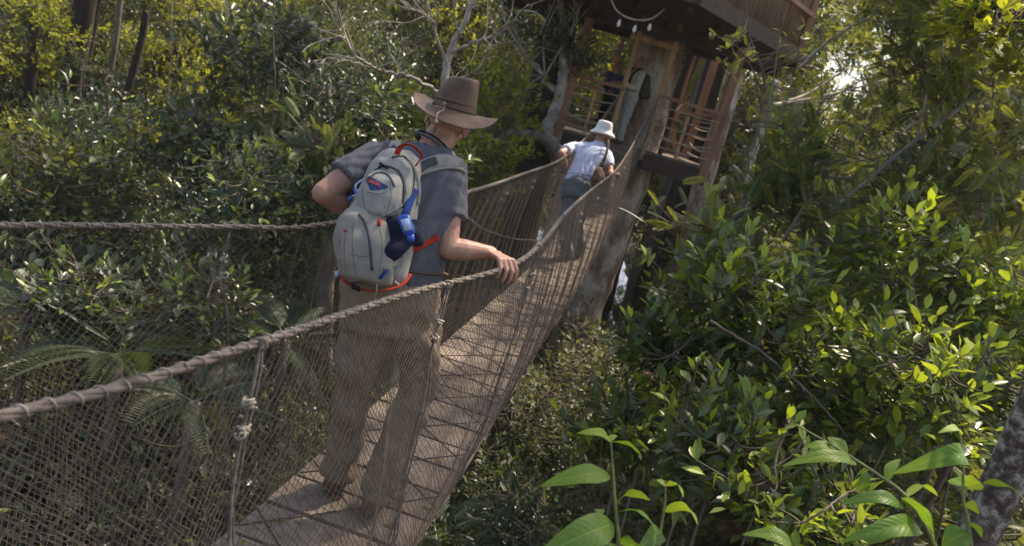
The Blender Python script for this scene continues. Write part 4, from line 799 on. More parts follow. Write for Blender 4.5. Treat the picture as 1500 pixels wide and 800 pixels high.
for z, r_ in ((.125, .01), (.124, .05), (.118, .075), (.10, .090), (.05, .099), (.02, .103), (.0, .118), (-.028, .150), (-.045, .162), (-.048, .160), (-.03, .145), (-.004, .112), (0, .05)): C.append(hc+A(-.02*z, -.15*z, z)); R_.append(r_)
R_ = np.array(R_); ring_loft(mb, np.array(C), R_[:, None]*A(1, 0, .0), R_[:, None]*A(0, 1.06, -.10), 32, 2); mb.build('hat', M['white'], man2); adopt(man2)
bg2 = empty('shoulder_bag', "worn brown leather bag hanging at the white-hatted man's right hip", 'bag', W(878, 272, 9.3))
mb = MB(); C = np.array([W(881, 243, 9.30), W(880, 248, 9.28), W(878, 258, 9.26), W(876, 267, 9.26), W(875, 273, 9.28)]); hw = A(.02, .045, .085, .10, .06); lt = unit(W(895, 262, 9.3)-W(880, 256, 9.3)); ring_loft(mb, C, hw[:, None]*lt, A(.02, .035, .05, .055, .03)[:, None]*unit(FW-A(0, 0, .1)), 20, 2.6)
fuse(mb, 'bag_body', M['leather'], bg2, .012, 3, wrinkle(41, .03, None, 30)); mb = MB(); tube(mb, spline([W(882, 245, 9.27), W(888, 226, 9.33), W(891, 208, 9.42), W(886, 203, 9.5)], 6), .016, 8, flat=.3, up=FW); tube(mb, spline([W(870, 262, 9.27), W(879, 244, 9.27), W(888, 226, 9.34)], 6), .014, 8, flat=.3, up=FW); mb.build('bag_strap', M['feltdark'], bg2); adopt(bg2)
# ---- two people on the platform
def footed(px, Y, z): v = WY(px, 200, Y); return A(v[0], Y, z+.09)
m3x, m3y = 1.34, 15.75
def upright(x, y, z, h, face, sw=.19):
    s = h/1.75; f = unit(A(*face[:2], 0)); r_ = A(f[1], -f[0], 0); B = lambda a, b_, c: A(x, y, z)+r_*a*s+f*b_*s+A(0, 0, c*s)
    return s, B, dict(head=B(0, .03, 1.60), neck=B(0, 0, 1.44), shL=B(-sw, 0, 1.39), shR=B(sw, 0, 1.39), waist=B(0, 0, 1.05), pelvis=B(0, 0, .96), hipL=B(-.09, 0, .90), hipR=B(.09, 0, .90), knL=B(-.10, .03, .50), knR=B(.10, .0, .50), ankL=B(-.10, .02, .09), ankR=B(.11, -.10, .09), toe=f)
s3, B, j3 = upright(m3x, m3y, Z0, 1.74, (-.85, -.35)); j3.update(elL=B(-.24, .06, 1.10), wrL=B(-.14, .30, 1.12), elR=B(.24, .04, 1.10), wrR=B(.12, .30, 1.14))
man3, _ = person('grey haired man in a cream shirt standing at the bridge gateway of the platform', j3, dict(shirt='cream', trousers='palegrey'), A(-.85, -.3, -.2), s3, .014, 1.9,
    hands=dict(L=(B(-.10, .38, 1.10), A(.6, .3, .5), [A(-.6, -.4, -.5), A(-.3, 0, -1), A(.3, 0, -1)]), R=(B(.08, .38, 1.12), A(-.6, .3, .5), [A(-.6, -.4, -.5), A(-.3, 0, -1), A(.3, 0, -1)])), hair='hair'); adopt(man3)
M['olive'] = cloth('olive_nylon', (.055, .06, .035), (.035, .04, .022))
p3 = empty('day_pack', 'dark olive daypack on the back of the cream-shirted man', 'backpack', B(0, -.2, .95)); mb = MB()
f = unit(A(-.85, -.35, 0)); r_ = A(f[1], -f[0], 0); C = np.array([B(0, -.21, z) for z in (.95, .98, 1.1, 1.25, 1.38, 1.43)]); ring_loft(mb, C, A(.10, .15, .165, .16, .12, .05)[:, None]*r_, A(.05, .10, .115, .10, .07, .03)[:, None]*f, 24, 2.6); capsule(mb, B(-.03, -.33, 1.03), B(.03, -.33, 1.15), .07, .06)
fuse(mb, 'pack_body', M['olive'], p3, .014, 2, wrinkle(51, .005, None, 30)); mb = MB()
for sg in (-.11, .11): tube(mb, spline([B(sg, -.12, 1.40), B(sg, 0, 1.49), B(sg, .135, 1.36), B(sg, .14, 1.15), B(sg, -.10, 1.0)], 5), .022, 6, flat=.3, up=r_)
mb.build('shoulder_strap', M['dark'], p3); adopt(p3)
s4, B, j4 = upright(1.02, 16.6, Z0, 1.60, (.5, -.75)); j4.update(elL=B(-.25, .02, 1.12), wrL=B(-.16, .22, 1.05), elR=B(.25, .02, 1.12), wrR=B(.16, .22, 1.0))
man4, _ = person('person in a bright blue top and black trousers standing behind the left railing', j4, dict(shirt='royal', trousers='dark'), A(.4, -.9, -.2), s4, .016, 1.6,
    hands=dict(L=(B(-.13, .29, 1.0), A(.6, .3, .5), [A(0, -.4, -.8), A(0, 0, -1), A(.3, 0, -1)]), R=(B(.14, .29, .96), A(-.6, .3, .5), [A(0, -.4, -.8), A(0, 0, -1), A(.3, 0, -1)])), hair='hairdark'); adopt(man4)
# ---- the person on the other walkway, far left of the platform
q5 = WY(772, 205, 20.0); s5, B, j5 = upright(q5[0], 20.0, q5[2]-.2, 1.65, (.2, .95)); j5.update(elL=B(-.26, .06, 1.12), wrL=B(-.30, .25, 1.15), elR=B(.26, .06, 1.12), wrR=B(.30, .25, 1.15))
man5, _ = person('distant person in blue with a straw hat on another netted walkway', j5, dict(shirt='royal', trousers='dark'), A(.3, 1, 0), s5, .018, 1.4,
    hands=dict(L=(B(-.32, .33, 1.13), A(.6, .3, 0), [A(0, .4, -.8), A(0, 0, -1), A(0, -.3, -1)]), R=(B(.32, .33, 1.13), A(-.6, .3, 0), [A(0, .4, -.8), A(0, 0, -1), A(0, -.3, -1)])))
mb = MB(); hc = j5['head']+A(0, 0, .05); zz = ((.115, .01), (.11, .06), (.08, .088), (.02, .098), (.0, .13), (-.03, .19), (-.035, .185), (-.01, .12), (0, .05)); ring_loft(mb, np.array([hc+A(0, 0, z) for z, _ in zz]), np.array([r for _, r in zz])[:, None]*A(1, 0, 0), np.array([r for _, r in zz])[:, None]*A(0, 1, 0), 24, 2); mb.build('hat', M['straw'], man5); adopt(man5)
wk = empty('netted_walkway', 'short tan netted walkway hanging among the trees behind the bridge', 'walkway', q5-A(0, 0, .3))
za = q5[2]-.22; xs = np.linspace(-2.2, 1.6, 40)
mb = MB(); box(mb, (q5[0]-.3, 20.0, za), (1.9, 0, 0), (0, .32, 0), (0, 0, .02)); mb.build('walk_boards', M['plank'], wk)
for sy in (-.42, .42):
    mb = MB(); top = lambda x: za+1.02+.05*(x+.3)**2; tube(mb, [(q5[0]+x, 20+sy, top(x)) for x in xs], .014, 6); mb.build('top_rope', M['rope'], wk)
    mb = MB(); nr = 46
    for k in range(150):
        for sg in (1, -1):
            x0 = -2.2+3.8*k/150; v = np.linspace(0, 1, 6); x = np.clip(x0+sg*v*.35, -2.2, 1.6); tube(mb, np.stack([q5[0]+x, 20+sy-np.sign(sy)*.10*v+.0*v, top(x)*(1-v)+za*v], -1), .0042, 3, cap=False)
    mb.build('side_net', M['net'], wk)
adopt(wk)
# ------------------------------------------------------------------ trees, shrubs and saplings one can tell apart
def gz(x, y): return float(ground_z(x, y))
def standing(name, label, px, py, d, r, lean=(0, 0), kind='simple', top=6.5, crown=((1.8, 120),), bark='bark', seed=1, group=None, leafm='leaf', size=.16, wob=.15, tk=10, over=()):
    """a tall trunk passing through this part of the view, its crown higher up; over = unseen crowns added for shade"""
    p = W(px, py, d); q = np.random.default_rng(seed); b_ = A(p[0]-lean[0]*(p[2]-GZ), p[1]-lean[1]*(p[2]-GZ), 0); b_[2] = gz(b_[0], b_[1])-.2
    zs = [b_[2], (b_[2]+p[2])/2, p[2], (p[2]+top)/2, top]; tr = [A(p[0]+lean[0]*(z-p[2])+q.normal(0, wob), p[1]+lean[1]*(z-p[2])+q.normal(0, wob), z) for z in zs]; tr[2] = p; tr[0] = b_
    return make_tree(name, label, 'tree', b_, tr, [r*1.35, r*1.1, r, r*.85, r*.6], [(tr[-1]+A(q.normal(0, .8), q.normal(0, .8), .4), (cr, cr, cr*.6), n) for cr, n in crown]+[(A(*c), (cr, cr, cr*.35), n) for c, cr, n in over], kind, size*(1.7 if over else 1), 6, leafm, bark, seed, group, tk=tk)
G1 = 'tall dark trunks at the upper left'
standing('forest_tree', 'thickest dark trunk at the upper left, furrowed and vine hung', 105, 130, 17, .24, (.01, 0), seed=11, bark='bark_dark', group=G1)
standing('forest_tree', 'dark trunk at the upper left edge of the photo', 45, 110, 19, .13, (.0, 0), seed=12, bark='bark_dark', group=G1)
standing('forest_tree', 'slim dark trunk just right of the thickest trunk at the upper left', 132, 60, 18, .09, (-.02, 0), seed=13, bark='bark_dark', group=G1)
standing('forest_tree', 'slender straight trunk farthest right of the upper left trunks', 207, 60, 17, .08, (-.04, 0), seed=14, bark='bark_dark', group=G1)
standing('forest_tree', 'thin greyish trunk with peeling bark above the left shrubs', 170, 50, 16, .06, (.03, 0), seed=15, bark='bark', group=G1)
G2 = 'trunks standing behind the tree platform'
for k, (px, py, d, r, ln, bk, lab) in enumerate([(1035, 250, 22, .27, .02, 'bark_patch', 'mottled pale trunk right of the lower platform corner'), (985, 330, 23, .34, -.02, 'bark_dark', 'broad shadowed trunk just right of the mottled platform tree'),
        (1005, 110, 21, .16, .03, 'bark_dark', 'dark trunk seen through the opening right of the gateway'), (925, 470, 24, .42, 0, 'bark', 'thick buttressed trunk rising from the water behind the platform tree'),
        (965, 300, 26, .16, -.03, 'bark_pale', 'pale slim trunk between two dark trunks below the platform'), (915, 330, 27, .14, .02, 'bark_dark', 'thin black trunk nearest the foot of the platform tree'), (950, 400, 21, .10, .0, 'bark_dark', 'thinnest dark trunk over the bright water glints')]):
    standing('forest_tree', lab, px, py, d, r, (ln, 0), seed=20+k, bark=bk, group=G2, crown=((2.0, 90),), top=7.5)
standing('slender_tree', 'slender white barked tree standing in the feathery leaves right of the platform', 1096, 260, 10.5, .055, (-.13, 0), 'feather', 1.0, ((.7, 14),), 'bark_pale', 31, leafm='leaf_fine', size=.34, wob=.10)
standing('big_tree', 'large pale patched trunk behind branches at the right edge of the photo', 1440, 320, 13, .30, (.08, 0), seed=32, bark='bark_patch', crown=((2.2, 150),), top=8.5, over=[((3.3, 7.6, 8.6), 2.7, 300), ((1.6, 5.0, 8.9), 2.2, 170), ((3.4, 12.4, 9.2), 1.8, 120)])  # the last three crowns hang unseen overhead, added to shade the bridge
standing('lichen_tree', 'leaning lichen spotted trunk at the lower right corner', 1480, 672, 3.1, .078, (.04, .0), seed=33, bark='lichen', crown=((1.0, 60),), top=3.2, wob=.03, tk=16, size=.13)
standing('forest_tree', 'greyish vine clad trunk rising behind the left net and the rucksack', 478, 420, 9.5, .10, (.02, 0), seed=34, crown=((.8, 60),), bark='bark', top=-1.4)
standing('forest_tree', 'wide dark trunk seen through the far net left of the second man', 770, 290, 16, .38, (.0, 0), seed=35, crown=((1.8, 80),), bark='bark_dark', top=4.5)

def branchy(name, label, base, main, branches, r, bark, seed, crown=None, leafm='leaf', kind='simple', size=.12, k=6, young=.3, base_t=.35):
    """a tree whose boughs are laid out one by one: main and branches are lists of (px, py, d)"""
    q = np.random.default_rng(seed); root = empty(name, label, 'tree', base); mb = MB()
    m = spline([J(p) for p in main], 8)-base; m += q.normal(0, r*.12, m.shape); tube(mb, m, np.linspace(r*1.2, r*.35, len(m)), 8)
    for b_, rb in branches:
        p = spline([J(x) for x in b_], 8)-base; p += q.normal(0, rb*.35, p.shape); tube(mb, p, np.linspace(rb, rb*.25, len(p)), 6)
        for t in q.uniform(.25, .98, int(3+len(p)*.28)):                 # side twigs
            i = int(t*(len(p)-1)); dd = unit(p[min(i+1, len(p)-1)]-p[i-1]); s = unit(dd*.7+q.normal(0, .6, 3)); l = rb*q.uniform(12, 30)
            tube(mb, spline([p[i], p[i]+s*l*.5+q.normal(0, l*.07, 3), p[i]+s*l+q.normal(0, l*.12, 3)], 4), np.linspace(rb*.35, rb*.1, 9), 5)
    mb.build('trunk', M[bark], root)
    if crown:
        ml = MB(); anc = np.array([J(c[0]) for c in crown])-base
        for c, rr_, n in crown:
            tips, d = blob_tips(q, J(c)-base, A(1, 1, .7)*rr_, n, .3); twigs(ml, q, tips, d, m if len(m) else anc, .004); tip_leaves(ml, q, kind, tips, d, size, k, size*1.8, young, base_t=base_t)
        ml.build('crown', [M[leafm], M['twig']], root)
    return root
def foot(px, py, d): p = W(px, py, d); return A(p[0], p[1], gz(p[0], p[1]))
b_ = foot(640, 200, 8.5)
branchy('bare_tree', 'leafless pale grey tree with forking boughs above the brown brimmed hat', b_, [tuple(b_), (648, 220, 8.5), (651, 110, 8.5), (662, 62, 8.5), (684, 25, 8.4), (706, -25, 8.3)] if False else [b_, W(642, 330, 8.5), W(648, 220, 8.5), W(652, 110, 8.5), W(664, 66, 8.5), (684, 25, 8.4), (706, -30, 8.3)],
        [([(655, 95, 8.5), (640, 55, 8.3), (632, 30, 8.2), (600, 10, 8.1), (570, -10, 8)], .022), ([(660, 78, 8.5), (700, 60, 8.4), (735, 45, 8.2), (775, 5, 8.0)], .022), ([(672, 48, 8.4), (665, 20, 8.2), (672, -20, 8.1)], .016),
         ([(650, 140, 8.4), (600, 112, 8.0), (560, 104, 7.8), (525, 84, 7.6), (505, 55, 7.6), (490, 35, 7.5)], .022), ([(560, 104, 7.8), (520, 92, 7.7), (480, 86, 7.6), (455, 92, 7.5)], .012), ([(652, 120, 8.4), (690, 108, 8.2), (715, 80, 8.1), (722, 50, 8.0)], .012), ([(635, 30, 8.2), (625, 5, 8.1), (628, -20, 8.0)], .015), ([(700, 60, 8.4), (690, 90, 8.2), (660, 118, 8.1)], .009)], .055, 'bark_pale', 41)
b_ = foot(815, 250, 13.5)
branchy('forked_tree', 'pale forked tree with leafy top beside the left end of the platform', b_, [b_, W(812, 330, 13.6), W(822, 240, 13.7), W(800, 198, 13.8), W(812, 165, 13.9), W(821, 130, 14), W(826, 95, 14), W(823, 55, 14), W(822, 10, 14.1), W(826, -60, 14.2)],
        [([(817, 138, 14), (800, 118, 13.9), (788, 100, 13.8), (776, 88, 13.7), (766, 60, 13.6)], .06), ([(822, 70, 14), (840, 40, 13.6), (850, 10, 13.4)], .03)], .13, 'bark_pale', 42, [((830, 55, 13.8), .75, 60), ((795, 30, 13.6), .8, 70), ((855, 85, 14.3), .45, 30)], base_t=.5)
b_ = foot(832, 300, 13)
branchy('arching_root', 'thick grey bough arching low to the left from below the platform', b_, [b_, W(845, 330, 13), W(822, 240, 13), W(800, 207, 13), W(772, 196, 13), W(742, 197, 12.9), W(716, 212, 12.8), W(690, 218, 12.6), W(660, 240, 12.5)], [([(742, 197, 12.9), (720, 190, 12.7), (690, 192, 12.5)], .04)], .11, 'bark', 43)
# feathery trees of the right bank
b_ = foot(1010, 450, 6.6)
branchy('feathery_tree', 'feathery leaved tree with a long bough slanting up to the right from the glossy shrubs', b_, [b_, W(1030, 520, 6.7), W(1040, 362, 6.8), W(1110, 300, 6.9), W(1180, 262, 7.0), W(1250, 262, 7.1)],
        [([(1110, 300, 6.9), (1160, 265, 6.9), (1190, 180, 6.9), (1215, 120, 6.9)], .02), ([(1180, 262, 7), (1170, 225, 6.8), (1160, 190, 6.7)], .015), ([(1065, 340, 6.8), (1030, 330, 6.5), (985, 325, 6.3)], .012), ([(1150, 350, 6.5), (1190, 280, 6.4), (1230, 200, 6.3)], .016)], .034, 'bark', 44,
        [((1160, 235, 6.7), .65, 34), ((1150, 270, 6.8), .5, 22), ((1030, 330, 6.4), .42, 18), ((1235, 330, 6.6), .55, 22), ((1200, 180, 6.7), .4, 14), ((1100, 390, 6.3), .35, 12)], 'leaf_fine', 'feather', .30, 4, .15, .5)
b_ = foot(1480, 300, 7.4)
branchy('feathery_tree', 'feathery leaved tree with pale crossing boughs at the upper right', b_, [b_, W(1540, 300, 7.5), W(1520, 70, 7.5), W(1440, 130, 7.4), W(1330, 215, 7.2), W(1240, 290, 7.1), W(1170, 345, 7.0)],
        [([(1480, 96, 7.4), (1400, 120, 7.3), (1370, 160, 7.2), (1300, 205, 7.1)], .018), ([(1300, 235, 7.2), (1380, 232, 7.1), (1440, 200, 7.0), (1490, 190, 7.0)], .012), ([(1170, 100, 7.6), (1215, 60, 7.4), (1280, 20, 7.3), (1310, -20, 7.2)], .018), ([(1340, 210, 7.2), (1360, 120, 7.1), (1350, 60, 7.0), (1335, -10, 7.0)], .014)], .036, 'bark_pale', 45,
        [((1420, 215, 7.0), .6, 28), ((1330, 270, 7.0), .55, 24), ((1450, 60, 7.0), .6, 26), ((1340, 60, 7.3), .5, 18), ((1470, 290, 6.7), .5, 20), ((1290, 160, 7.3), .3, 8)], 'leaf_fine', 'feather', .30, 4, .2, .55)
b_ = foot(1080, 90, 9)
branchy('feathery_tree', 'thin tree with bright narrow leaflets hanging in front of the upper deck', b_, [b_, W(1112, 330, 8.6), W(1110, 200, 8.5), W(1120, 120, 8.4), W(1100, 60, 8.3), W(1090, -10, 8.2)], [([(1115, 130, 8.4), (1090, 80, 8.2), (1062, 52, 8.0)], .010), ([(1120, 110, 8.4), (1170, 85, 8.3), (1200, 40, 8.2)], .012)], .024, 'bark', 46,
        [((1068, 58, 8.0), .14, 5), ((1085, 80, 8.1), .18, 6), ((1195, 150, 8.3), .4, 12), ((1185, 60, 8.3), .35, 10)], 'leaf_fine', 'pinnate', .15, 3, .5, .55)
b_ = foot(1560, 60, 5.0)
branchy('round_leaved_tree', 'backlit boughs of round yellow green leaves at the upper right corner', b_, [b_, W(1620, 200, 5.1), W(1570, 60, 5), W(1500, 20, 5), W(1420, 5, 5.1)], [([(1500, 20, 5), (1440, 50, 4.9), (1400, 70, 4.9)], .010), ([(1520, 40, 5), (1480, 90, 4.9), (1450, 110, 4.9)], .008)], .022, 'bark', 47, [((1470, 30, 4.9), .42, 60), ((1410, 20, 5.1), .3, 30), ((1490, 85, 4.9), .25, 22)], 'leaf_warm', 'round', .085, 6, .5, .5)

# glossy shrubs of the right bank
def shrub(label, px, py, d, r, n, size=.115, kind='simple', seed=1, group=None, leafm='leaf', young=.45, flat=.8, base_t=.36, k=7, name='glossy_shrub', bark='bark', stems=4):
    c = W(px, py, d); q = np.random.default_rng(seed); b_ = A(c[0]+q.normal(0, .15), c[1]+q.normal(0, .15), 0); b_[2] = gz(b_[0], b_[1])-.1
    return make_tree(name, label, 'shrub', b_, [b_, b_*.5+c*.5+q.normal(0, .12, 3), c-A(0, 0, r*.4), c+A(0, 0, r*.2)], [.012, .010, .008, .006], [(c, A(r, r, r*flat), n)], kind, size, k, leafm, bark, seed, group, stems+2, young, base_t, .005, .6)
GR = 'glossy shrubs on the right bank'
for k, (lab, px, py, d, r, n, sz) in enumerate([
    ('tallest glossy shrub with lime green tips below the feathery leaves', 1090, 430, 5.4, .62, 140, .12), ('glossy shrub reaching left with pale young tips towards the bridge', 985, 500, 5.3, .42, 70, .115),
    ('dense glossy shrub in the middle of the right bank', 1195, 520, 4.9, .62, 140, .115), ('spreading glossy shrub under the crossing pale boughs', 1330, 375, 5.9, .62, 110, .12),
    ('shrub with upright leaf whorls left of the lichen spotted trunk', 1340, 560, 4.5, .55, 110, .115), ('low glossy shrub with bright tips right of the shadowed hollow', 925, 625, 4.9, .42, 75, .11),
    ('glossy shrub directly above the tall large leaved seedling', 1065, 640, 4.3, .48, 90, .11), ('glossy shrub at the right edge above the lichen spotted trunk', 1470, 440, 5.5, .55, 100, .12),
    ('lowest shrub among the large leaved seedlings', 1190, 735, 3.7, .42, 80, .10), ('sparse shrub with drooping leaves below the pale patched trunk', 1430, 560, 5.0, .45, 80, .11)]):
    shrub(lab, px, py, d, r, int(n*.9), sz*1.2, seed=60+k, group=GR, young=.6, base_t=.48, leafm='leaf_gloss')
GL = 'leafy shrubs on the left bank'
for k, (lab, px, py, d, r, n, sz, kd, lm) in enumerate([
    ('rounded shrub with pale glossy leaves in the middle of the left bank', 290, 205, 10, .85, 150, .17, 'simple', 'leaf'), ('tall shrub with drooping blue green leaves left of the bare tree', 520, 150, 9.2, .8, 150, .17, 'long', 'leaf'),
    ('shrub with broad shining leaves at the top of the left bank', 400, 60, 10.5, .95, 160, .18, 'simple', 'leaf'), ('fine leaved shrub just above the far rope at the left edge', 90, 250, 9, .8, 180, .11, 'round', 'leaf_fine'),
    ('bushy shrub with lime tips directly above the far bridge rope', 360, 270, 8, .62, 140, .12, 'simple', 'leaf'), ('feathery dark green sapling behind the left shoulder', 470, 215, 8.6, .6, 34, .36, 'feather', 'leaf_fine'),
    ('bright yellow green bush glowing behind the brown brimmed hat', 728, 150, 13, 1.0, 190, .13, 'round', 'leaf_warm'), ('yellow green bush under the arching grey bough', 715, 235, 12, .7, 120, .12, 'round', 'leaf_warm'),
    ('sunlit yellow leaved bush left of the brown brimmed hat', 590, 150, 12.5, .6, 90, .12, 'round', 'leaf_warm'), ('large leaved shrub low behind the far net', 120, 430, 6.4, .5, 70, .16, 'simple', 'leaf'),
    ('shadowed shrub behind the net beside the large palm fronds', 300, 440, 7, .6, 110, .13, 'simple', 'leaf')]):
    shrub(lab, px, py, d, r, n, sz, kd, 80+k, GL, lm, young=.25 if lm == 'leaf' else .6, base_t=.38 if lm != 'leaf_warm' else .6, k=6, name='leafy_shrub')
GC = 'dark bushes below the bridge'
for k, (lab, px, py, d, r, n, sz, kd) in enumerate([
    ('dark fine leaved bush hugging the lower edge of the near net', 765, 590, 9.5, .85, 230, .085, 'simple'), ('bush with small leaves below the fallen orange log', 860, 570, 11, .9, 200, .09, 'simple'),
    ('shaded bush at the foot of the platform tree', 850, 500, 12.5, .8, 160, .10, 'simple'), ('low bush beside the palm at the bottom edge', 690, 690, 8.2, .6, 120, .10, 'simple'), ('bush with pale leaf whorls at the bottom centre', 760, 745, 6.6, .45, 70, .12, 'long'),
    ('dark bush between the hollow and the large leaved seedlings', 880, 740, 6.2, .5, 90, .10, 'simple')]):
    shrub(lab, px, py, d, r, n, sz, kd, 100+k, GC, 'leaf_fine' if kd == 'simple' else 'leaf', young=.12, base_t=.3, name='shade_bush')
# palms
def palm(label, px, py, d, n, L_, seed, group='understorey palms'):
    c = W(px, py, d); q = np.random.default_rng(seed); g_ = gz(c[0], c[1]); b_ = A(c[0], c[1], g_); root = empty('palm', label, 'palm', b_, group); mb = MB()
    tube(mb, spline([A(0, 0, -.1), A(.04, 0, (c[2]-g_)*.5), c-b_], 5), .045, 7); mb.build('trunk', M['bark'], root)
    for k in range(n):
        a = k/n*6.28+q.normal(0, .2); dd = unit(A(math.cos(a), math.sin(a), q.uniform(.25, .8))); ml = MB(); put_leaves(ml, 'palm', (c-b_)[None], dd[None], unit(A(0, 0, 1)+q.normal(0, .12, 3))[None], [L_*q.uniform(.8, 1.15)], [q.uniform(.35, .65)]); ml.build('frond', M['palm'], root)
    return root
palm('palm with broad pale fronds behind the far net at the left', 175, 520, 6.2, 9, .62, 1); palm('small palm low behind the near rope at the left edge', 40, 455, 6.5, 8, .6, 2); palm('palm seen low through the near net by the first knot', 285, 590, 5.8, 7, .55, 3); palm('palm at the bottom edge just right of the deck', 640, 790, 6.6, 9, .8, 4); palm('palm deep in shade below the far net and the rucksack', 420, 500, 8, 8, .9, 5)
# hanging vines and dead sticks
def vine(label, pts, r, group='thin lianas and sticks', cat='vine', name='vine', mt='bark', seed=1):
    q = np.random.default_rng(seed); P = spline([J(p) for p in pts], 10); P[1:-1] += q.normal(0, r*.35, P[1:-1].shape); mb = MB(); tube(mb, P, np.linspace(r, r*.55, len(P)), 6)
    o = mb.build(name, M[mt]); return tag(o, label, cat, group)
vine('thin liana hanging straight down above the middle of the left bank', [(402, -40, 9.5), (400, 40, 9.5), (403, 115, 9.5), (399, 190, 9.6)], .010, seed=2)
vine('long dead stick slanting through the glossy shrubs on the right', [(1040, 470, 4.6), (1120, 520, 4.5), (1200, 590, 4.4), (1240, 640, 4.4)], .009, cat='stick', name='dead_stick', mt='twig', seed=3)
vine('dead forked stick low behind the curled seedling leaf', [(1172, 768, 3.0), (1210, 745, 3.0), (1228, 730, 3.1), (1262, 712, 3.2)], .005, cat='stick', name='dead_stick', seed=4)
vine('pale looping liana sagging behind the bridge beside the gripping hand', [(684, 318, 7.5), (715, 338, 7.5), (755, 350, 7.5), (800, 352, 7.6)], .008, mt='bark_pale', seed=5)
vine('leaning grey liana crossing below the pale crossing boughs', [(1500, 420, 5.6), (1440, 380, 5.8), (1380, 330, 6.0), (1290, 300, 6.3)], .010, seed=6)
vine('thin liana dangling in front of the upper left trunks', [(250, -40, 12), (252, 60, 12), (246, 140, 12), (250, 215, 12)], .012, seed=7)
vine('thin liana looping beside the slender white tree', [(1150, -30, 8), (1138, 80, 8), (1120, 200, 8), (1128, 300, 8.1)], .010, seed=8)
# fallen log
mb = MB(); tube(mb, spline([W(868, 520, 17), W(910, 538, 16.6), W(965, 557, 16), W(1010, 566, 15.6)], 6), .10, 9); tag(mb.build('fallen_log', mat('orange_log', (.30, .14, .07), (.12, .06, .035), .85, 5, .01, 20)), 'fallen orange brown log lying across the hollow below the platform', 'log')
# large leaved seedlings close to the camera
def big_leaf(name, base, tip, hw, arch, parent, tint, roll=.0, seed=0, fold=.25):
    """a blade from base to tip (world), half width hw, with midrib fold, arch and wavy edge"""
    q = np.random.default_rng(seed); m, w = 20, 9; ax = tip-base; L_ = np.linalg.norm(ax); y = ax/L_; nrm = unit(A(0, 0, 1)-y*y[2]); x = np.cross(y, nrm); c, s = math.cos(roll), math.sin(roll); x, nrm = x*c+nrm*s, nrm*c-x*s
    mb = MB(); V = []; UV = []; ph = q.random()*6
    for i in range(m+1):
        t = i/m; wd = hw*(math.sin(math.pi*min(1, t**.85))**.75)*(1-.25*t) if 0 < t < 1 else hw*.02; cen = base+y*L_*t+nrm*(1.5*arch*L_*math.sin(math.pi*t)-arch*L_*1.2*t*t)
        for k in range(w):
            u = k/(w-1)*2-1; V.append(cen+x*u*wd+nrm*(abs(u)*wd*fold-u*u*wd*.18+math.sin(t*13+ph+u)*abs(u)**2*wd*.10)); UV.append((u, t))
    i = np.arange(m)[:, None]*w; k = np.arange(w-1)[None]; q4 = np.stack([i+k, i+k+1, i+w+k+1, i+w+k], -1).reshape(-1, 4); mb.add(np.array(V), q4, tint); o = mb.build(name, M['leaf_big'], parent)
    uv = o.data.uv_layers.new(name='leaf'); li = np.empty(len(o.data.loops), np.int32); o.data.loops.foreach_get('vertex_index', li); uv.data.foreach_set('uv', np.array(UV, np.float32)[li].ravel()); return o
def seedling(label, stem, leaves, d0, seed, r=.0028):
    pts = spline([J(p) for p in stem], 8); low = J(stem[-1]); b_ = A(low[0], low[1], gz(low[0], low[1])); root = empty('seedling', label, 'seedling', b_, 'large leaved seedlings near the camera')
    full = np.vstack([pts, spline([pts[-1], (pts[-1]+b_)/2+A(.03, .02, 0), b_], 6)[1:]]); mb = MB(); tube(mb, full, np.linspace(r*.8, r*2.4, len(full)), 7); mb.build('stem', M['stem'], root)
    for k, (bx, by, tx, ty, db, dt, hw, arch, tint, roll) in enumerate(leaves): big_leaf('leaf', W(bx, by, db), W(tx, ty, dt), hw*1.12*db/FPX, arch, root, tint, roll, seed*20+k)
    return adopt(root)
M['stem'] = mat('green_stem', (.20, .24, .07), (.14, .13, .05), .6, 30)
seedling('tallest large leaved seedling, left of the others at the bottom', [(895, 646, 1.95), (898, 690, 1.95), (902, 745, 1.95), (909, 815, 1.96)],
    [(894, 698, 797, 706, 1.95, 1.85, 15, .10, .62, .55), (899, 768, 788, 816, 1.95, 1.80, 24, .12, .55, .6), (901, 752, 968, 772, 1.95, 1.9, 13, .14, .62, .35), (880, 754, 800+75, 746, 1.95, 2.0, 8, .1, .6, .2), (895, 648, 850, 630, 1.95, 1.9, 9, .12, .85, .4), (896, 648, 942, 664, 1.95, 1.95, 8, .1, .72, .7),
     (905, 735, 949, 726, 1.95, 2.0, 13, .12, .7, 1.0), (908, 795, 960, 835, 1.95, 1.85, 24, .1, .5, .8), (905, 800, 872, 835, 1.95, 1.9, 16, .1, .5, .5), (893, 648, 904, 636, 1.95, 2.0, 6, .1, .9, .3)], 1.95, 1)
seedling('thin seedling with a yellow top leaf beside the tallest seedling', [(975, 712, 2.1), (974, 740, 2.1), (968, 775, 2.1), (964, 815, 2.1)], [(975, 712, 1004, 722, 2.1, 2.05, 9, .18, .92, .5), (974, 750, 1027, 758, 2.1, 2.0, 12, .15, .7, .7), (968, 778, 940, 800, 2.1, 2.0, 14, .1, .5, .5), (975, 713, 962, 702, 2.1, 2.1, 6, .1, .85, .3)], 2.1, 2)
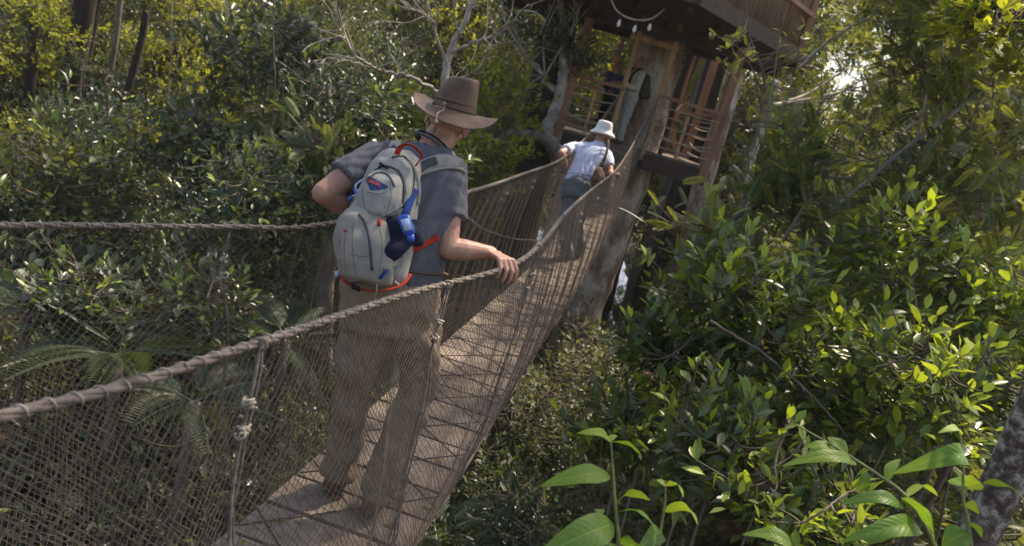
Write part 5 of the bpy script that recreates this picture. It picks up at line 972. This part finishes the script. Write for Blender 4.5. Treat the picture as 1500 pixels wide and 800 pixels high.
seedling('seedling with an arching holed leaf left of the lichen spotted trunk', [(1406, 634, 1.9), (1411, 680, 1.9), (1411, 730, 1.9), (1418, 765, 1.9), (1424, 815, 1.9)],
    [(1412, 678, 1329, 682, 1.9, 1.85, 16, .30, .66, .7), (1408, 636, 1379, 629, 1.9, 1.85, 7, .12, .85, .3), (1413, 655, 1434, 656, 1.9, 1.9, 6, .1, .9, .3), (1440, 708, 1512, 735, 1.85, 1.75, 14, .10, .62, .4), (1413, 712, 1441, 707, 1.9, 1.85, 13, .10, .82, .8), (1412, 712, 1390, 700, 1.9, 1.95, 12, .1, .7, .6), (1416, 765, 1440, 785, 1.9, 1.9, 10, .1, .55, .5), (1412, 740, 1432, 748, 1.9, 1.95, 9, .1, .8, .9), (1418, 780, 1380, 800, 1.9, 1.9, 18, .1, .45, .5)], 1.9, 3)
seedling('slanting seedling with long drooping leaves at the bottom right', [(1165, 622, 2.3), (1215, 650, 2.2), (1275, 688, 2.1), (1330, 730, 2.0), (1370, 800, 2.0), (1380, 830, 2.0)],
    [(1255, 680, 1152, 674, 2.15, 2.1, 11, .12, .66, .5), (1324, 745, 1236, 730, 2.0, 2.0, 12, .16, .66, .5), (1320, 730, 1378, 796, 2.0, 1.9, 17, .10, .58, .9), (1348, 776, 1248, 784, 2.0, 1.9, 16, .14, .60, .6), (1352, 780, 1272, 792, 2.0, 1.95, 10, .10, .55, .3), (1240, 668, 1215, 640, 2.2, 2.2, 12, .1, .72, .8), (1225, 660, 1180, 652, 2.2, 2.2, 10, .1, .75, .4),
     (1300, 705, 1318, 668, 2.05, 2.1, 9, .1, .8, .5), (1330, 728, 1372, 716, 2.0, 2.1, 10, .1, .7, .5), (1270, 690, 1255, 722, 2.1, 2.1, 9, .1, .5, .7)], 2.0, 4)
seedling('short seedling with one curled pale leaf at the bottom edge', [(1160, 804, 2.0), (1165, 830, 2.0), (1168, 860, 2.0)], [(1161, 806, 1095, 776, 2.0, 2.0, 13, .18, .72, .5), (1163, 810, 1200, 830, 2.0, 2.0, 12, .1, .6, .4)], 2.0, 5)

# ------------------------------------------------------------------ thin haze volume, added to lift and soften the shadows
mb = MB(); box(mb, (0, 25, 5.5), (90, 0, 0), (0, 62, 0), (0, 0, 14.5)); hz = bpy.data.materials.new('lift_haze'); hz.use_nodes = True; hn = hz.node_tree; hn.nodes.remove(hn.nodes['Principled BSDF'])
pv = hn.nodes.new('ShaderNodeVolumePrincipled'); pv.inputs['Density'].default_value = .0007; pv.inputs['Color'].default_value = (.95, .93, .88, 1); pv.inputs['Anisotropy'].default_value = .3; hn.links.new(pv.outputs[0], hn.nodes['Material Output'].inputs['Volume'])
hzo = mb.build('haze', hz, smooth=False); tag(hzo, 'thin pale haze through the forest, added to lift its shadows', kind='stuff')
